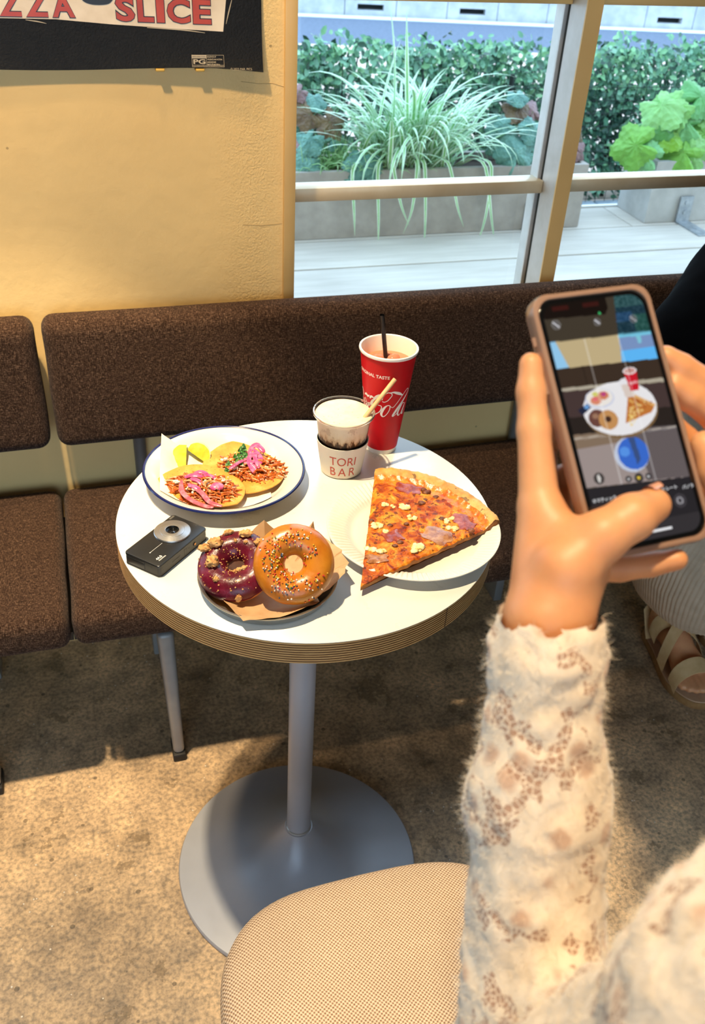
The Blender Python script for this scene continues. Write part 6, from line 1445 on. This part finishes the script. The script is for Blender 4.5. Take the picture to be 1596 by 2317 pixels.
body2 = [('e', (1.06, .45, .60), (.17, .13, .13), .05), ('e', (1.12, .46, .86), (.145, .115, .19), .05), (SH2, (1.26, .44, 1.06), .05, .05, .04), ((1.13, .44, 1.08), (1.12, .41, 1.20), .045, .043, .03), ('e', (1.11, .385, 1.28), (.068, .085, .10), .02), ((1.10, .30, 1.275), (1.10, .292, 1.26), .008, .012, .01), ((1.04, .40, 1.28), (1.04, .40, 1.26), .009, .007, .008), ((1.18, .40, 1.28), (1.18, .40, 1.26), .009, .007, .008),
   (SH2, EL2, .046, .038, .03), (EL2, HD2, .037, .024, .02), ((1.26, .44, 1.05), (1.32, .33, .84), .046, .038, .03), ((1.32, .33, .84), (1.06, .12, .66), .037, .024, .02), ((1.10, .42, .55), (1.10, .08, .52), .075, .052, .03), ((.96, .42, .55), (.95, .08, .52), .075, .052, .03), ((.95, .08, .50), (.972, .365, .13), .048, .030, .02), ((1.10, .08, .50), (1.12, .33, .13), .048, .030, .02)]
ft = foot(.975, 1); ft2 = [(tuple(np.array(a)+(.0, -.035, 0)), tuple(np.array(b)+(0, -.035, 0)), c_, d, k) for a, b, c_, d, k in foot(1.12, -1)]
hp2 = []
for i in range(4): hp2 += [((.93+.012*i, .10, .655), (.945+.016*i, .045-.003*(i-1.5)**2, .645), .0095, .008, .004), ((1.06-.012*i, .10, .655), (1.045-.016*i, .045-.003*(i-1.5)**2, .645), .0095, .008, .004)]
hp2 += [((.93, .125, .66), (.955, .095, .655), .024, .02, .01), ((1.06, .125, .66), (1.035, .095, .655), .024, .02, .01), ((.925, .12, .665), (.915, .07, .655), .012, .009, .006), ((1.065, .12, .665), (1.075, .07, .655), .012, .009, .006)]
Vs, Fs_ = [], []; off = 0
for prims, res in ((body2, .010), (ft, .0028), (ft2, .004), (hp2, .003)):
    V_, F_ = sdf_mesh(prims, res, pad=.012); V_ = smooth_mesh(V_, F_, 1, .5); Vs.append(V_); Fs_.append(F_+off); off += len(V_)
np_obj('body', np.concatenate(Vs), np.concatenate(Fs_), M_skin, pr2)
tp = [('e', (1.07, .455, .64), (.185, .145, .15), .06), ('e', (1.12, .465, .88), (.16, .135, .22), .06), (SH2, (1.26, .44, 1.05), .070, .070, .05), (SH2, EL2, .074, .066, .04), (EL2, tuple(Vector(EL2).lerp(Vector(HD2), .82)), .064, .045, .03), ((1.26, .44, 1.05), (1.32, .33, .84), .074, .066, .04), ((1.32, .33, .84), (1.10, .165, .70), .064, .045, .03)]
V_, F_ = sdf_mesh(tp, .008, pad=.02); V_ = smooth_mesh(V_, F_, 2, .5); Nn2 = vnormals(V_, F_)
V_ = V_+Nn2*np.array([.007*noise.noise(Vector(p)*13)+.004*noise.noise(Vector((p[0]*30, p[1]*30, p[2]*9))) for p in V_])[:, None]
np_obj('black_top', V_, F_, M_black, pr2)
V2, F2 = sdf_mesh([('e', (1.112, .40, 1.295), (.08, .095, .107), .02), ((1.12, .46, 1.28), (1.13, .50, 1.08), .06, .05, .03)], .007, pad=.02, cut=lambda X, Y, Z: np.where((Z < 1.33) & (Y < .385), .02, -1.0)+0*X); np_obj('hair', V2, F2, M_hair, pr2)
for x in (1.075, 1.125): mb = MB(); mb.blob((x, .3065, 1.285), (.011, .004, .006), 0, 0, 10); mb.build('eye', M_eye, parent=pr2)
mb = MB(); mb.blob((1.10, .303, 1.235), (.018, .005, .006), 0, 0, 10); mb.build('lips', M_lip, parent=pr2)
M_rib = noisy('beige_ribbed_knit', S(176, 158, 136), S(190, 172, 150), 30, .85, spec=.15)
secs = [((.925, .205, .305), (.158, 0, .0), (0, .135, .0)), ((.925, .20, .335), (.175, 0, 0), (0, .142, 0)), ((.925, .19, .40), (.195, 0, 0), (0, .15, .01)), ((.93, .185, .47), (.20, 0, 0), (0, .152, .02)), ((.96, .19, .545), (.20, 0, 0), (0, .15, .05)), ((.99, .24, .595), (.195, 0, 0), (0, .13, .08)), ((1.02, .34, .61), (.19, 0, 0), (0, .10, .11)), ((1.03, .42, .63), (.185, 0, 0), (0, .10, .12))]
mb = MB(); vs = []; fs = []; n = 720
for c_, a_, b_ in secs:
    for i in range(n):
        t_ = 2*PI*i/n; k = 1+.010*abs(math.sin(58*t_))+.03*math.sin(5*t_+1)*max(0, (.5-c_[2])/.2); vs.append(Vector(c_)+Vector(a_)*math.cos(t_)*k+Vector(b_)*math.sin(t_)*k+Vector((0, 0, .003*abs(math.sin(58*t_)) if c_[2] < .31 else 0)))
for j in range(len(secs)-1):
    for i in range(n): k = (i+1) % n; fs.append((j*n+i, j*n+k, (j+1)*n+k, (j+1)*n+i))
mb.add(vs, fs); mb.build('ribbed_skirt', M_rib, parent=pr2, angle=0)
M_strap = noisy('beige_elastic_strap', S(214, 176, 120), S(224, 188, 134), 60, .75); M_sole = noisy('tan_sandal_sole', S(150, 108, 62), S(172, 128, 78), 60, .8, bump=.3); M_insole = noisy('pale_insole', S(196, 158, 122), S(206, 170, 136), 30, .8)
outl = [(.980, .412), (.958, .405), (.946, .375), (.938, .33), (.924, .28), (.915, .235), (.920, .195), (.936, .165), (.960, .152), (.985, .152), (1.004, .165), (1.014, .195), (1.016, .24), (1.010, .29), (1.008, .34), (1.010, .38), (1.000, .405)]
def sandal(x0, mir, dy):
    X = lambda x: x0+mir*(x-.975)
    sn = bpy.data.objects.new('sandal', None); C.objects.link(sn); sn.parent = pr2; sn.location = Vector((x0, .28+dy, 0))-origin(pr2); ORG[sn.name] = Vector((x0, .28+dy, 0))
    P = []
    N0 = len(outl)
    for i in range(N0):
        a, b, c_, d = [np.array(outl[(i+q) % N0]) for q in (-1, 0, 1, 2)]
        for k in range(4): u = k/4; P.append(.5*((2*b)+(-a+c_)*u+(2*a-5*b+4*c_-d)*u*u+(-a+3*b-3*c_+d)*u**3))
    P = [(X(x), y+dy) for x, y in P]
    if mir < 0: P = P[::-1]
    P = P[::-1]
    mb = MB(); mb.prism(P, .0, .020); mb.build('sole', M_sole, parent=sn, bevel=.002, seg=2)
    mb = MB(); cx, cy = x0, .28+dy; mb.prism([(cx+(x-cx)*.97, cy+(y-cy)*.985) for x, y in P], .0195, .0235); mb.build('insole', M_insole, parent=sn, smooth=False)
    def strap(A, B, h, wid, sag=(0, 0)):
        mb = MB(); vs = []; n = 20
        for side in (0, 1):
            for i in range(n+1):
                t_ = PI*i/n; f = (1-math.cos(t_))/2; c0 = Vector((X(A[0]+(B[0]-A[0])*f), A[1]+(B[1]-A[1])*f+dy, A[2]+(B[2]-A[2])*f+h*math.sin(t_)**.75)); d = Vector((0, 1, .55 if h > .045 else .30)).normalized()
                for s_ in (-.5, .5): vs.append(c0+d*wid*s_+Vector((0, 0, .0016 if side else 0)))
        M2 = 2*(n+1); fs = [(2*i, 2*i+1, 2*i+3, 2*i+2) for i in range(n)]+[(M2+2*i, M2+2*i+2, M2+2*i+3, M2+2*i+1) for i in range(n)]+[(2*i, 2*i+2, M2+2*i+2, M2+2*i) for i in range(n)]+[(2*i+1, M2+2*i+1, M2+2*i+3, 2*i+3) for i in range(n)]
        mb.add(vs, fs); mb.build('strap', M_strap, parent=sn, angle=50)
    strap((.915, .214, .022), (1.014, .214, .022), .056, .036); strap((.922, .275, .024), (1.012, .335, .05), .078, .034); strap((.936, .345, .05), (1.016, .268, .024), .0815, .034); strap((.944, .385, .045), (1.010, .385, .045), .0, .012)
    mb = MB(); mb.tube([(X(.944), .36+dy, .03), (X(.948), .40+dy, .085), (X(.978), .418+dy, .10), (X(1.006), .40+dy, .085), (X(1.010), .36+dy, .03)], .009, 8, flat=.2, upv=(0, 1, 0)); mb.build('heel_strap', M_strap, parent=sn)
sandal(.975, 1, 0); sandal(1.12, -1, -.035)
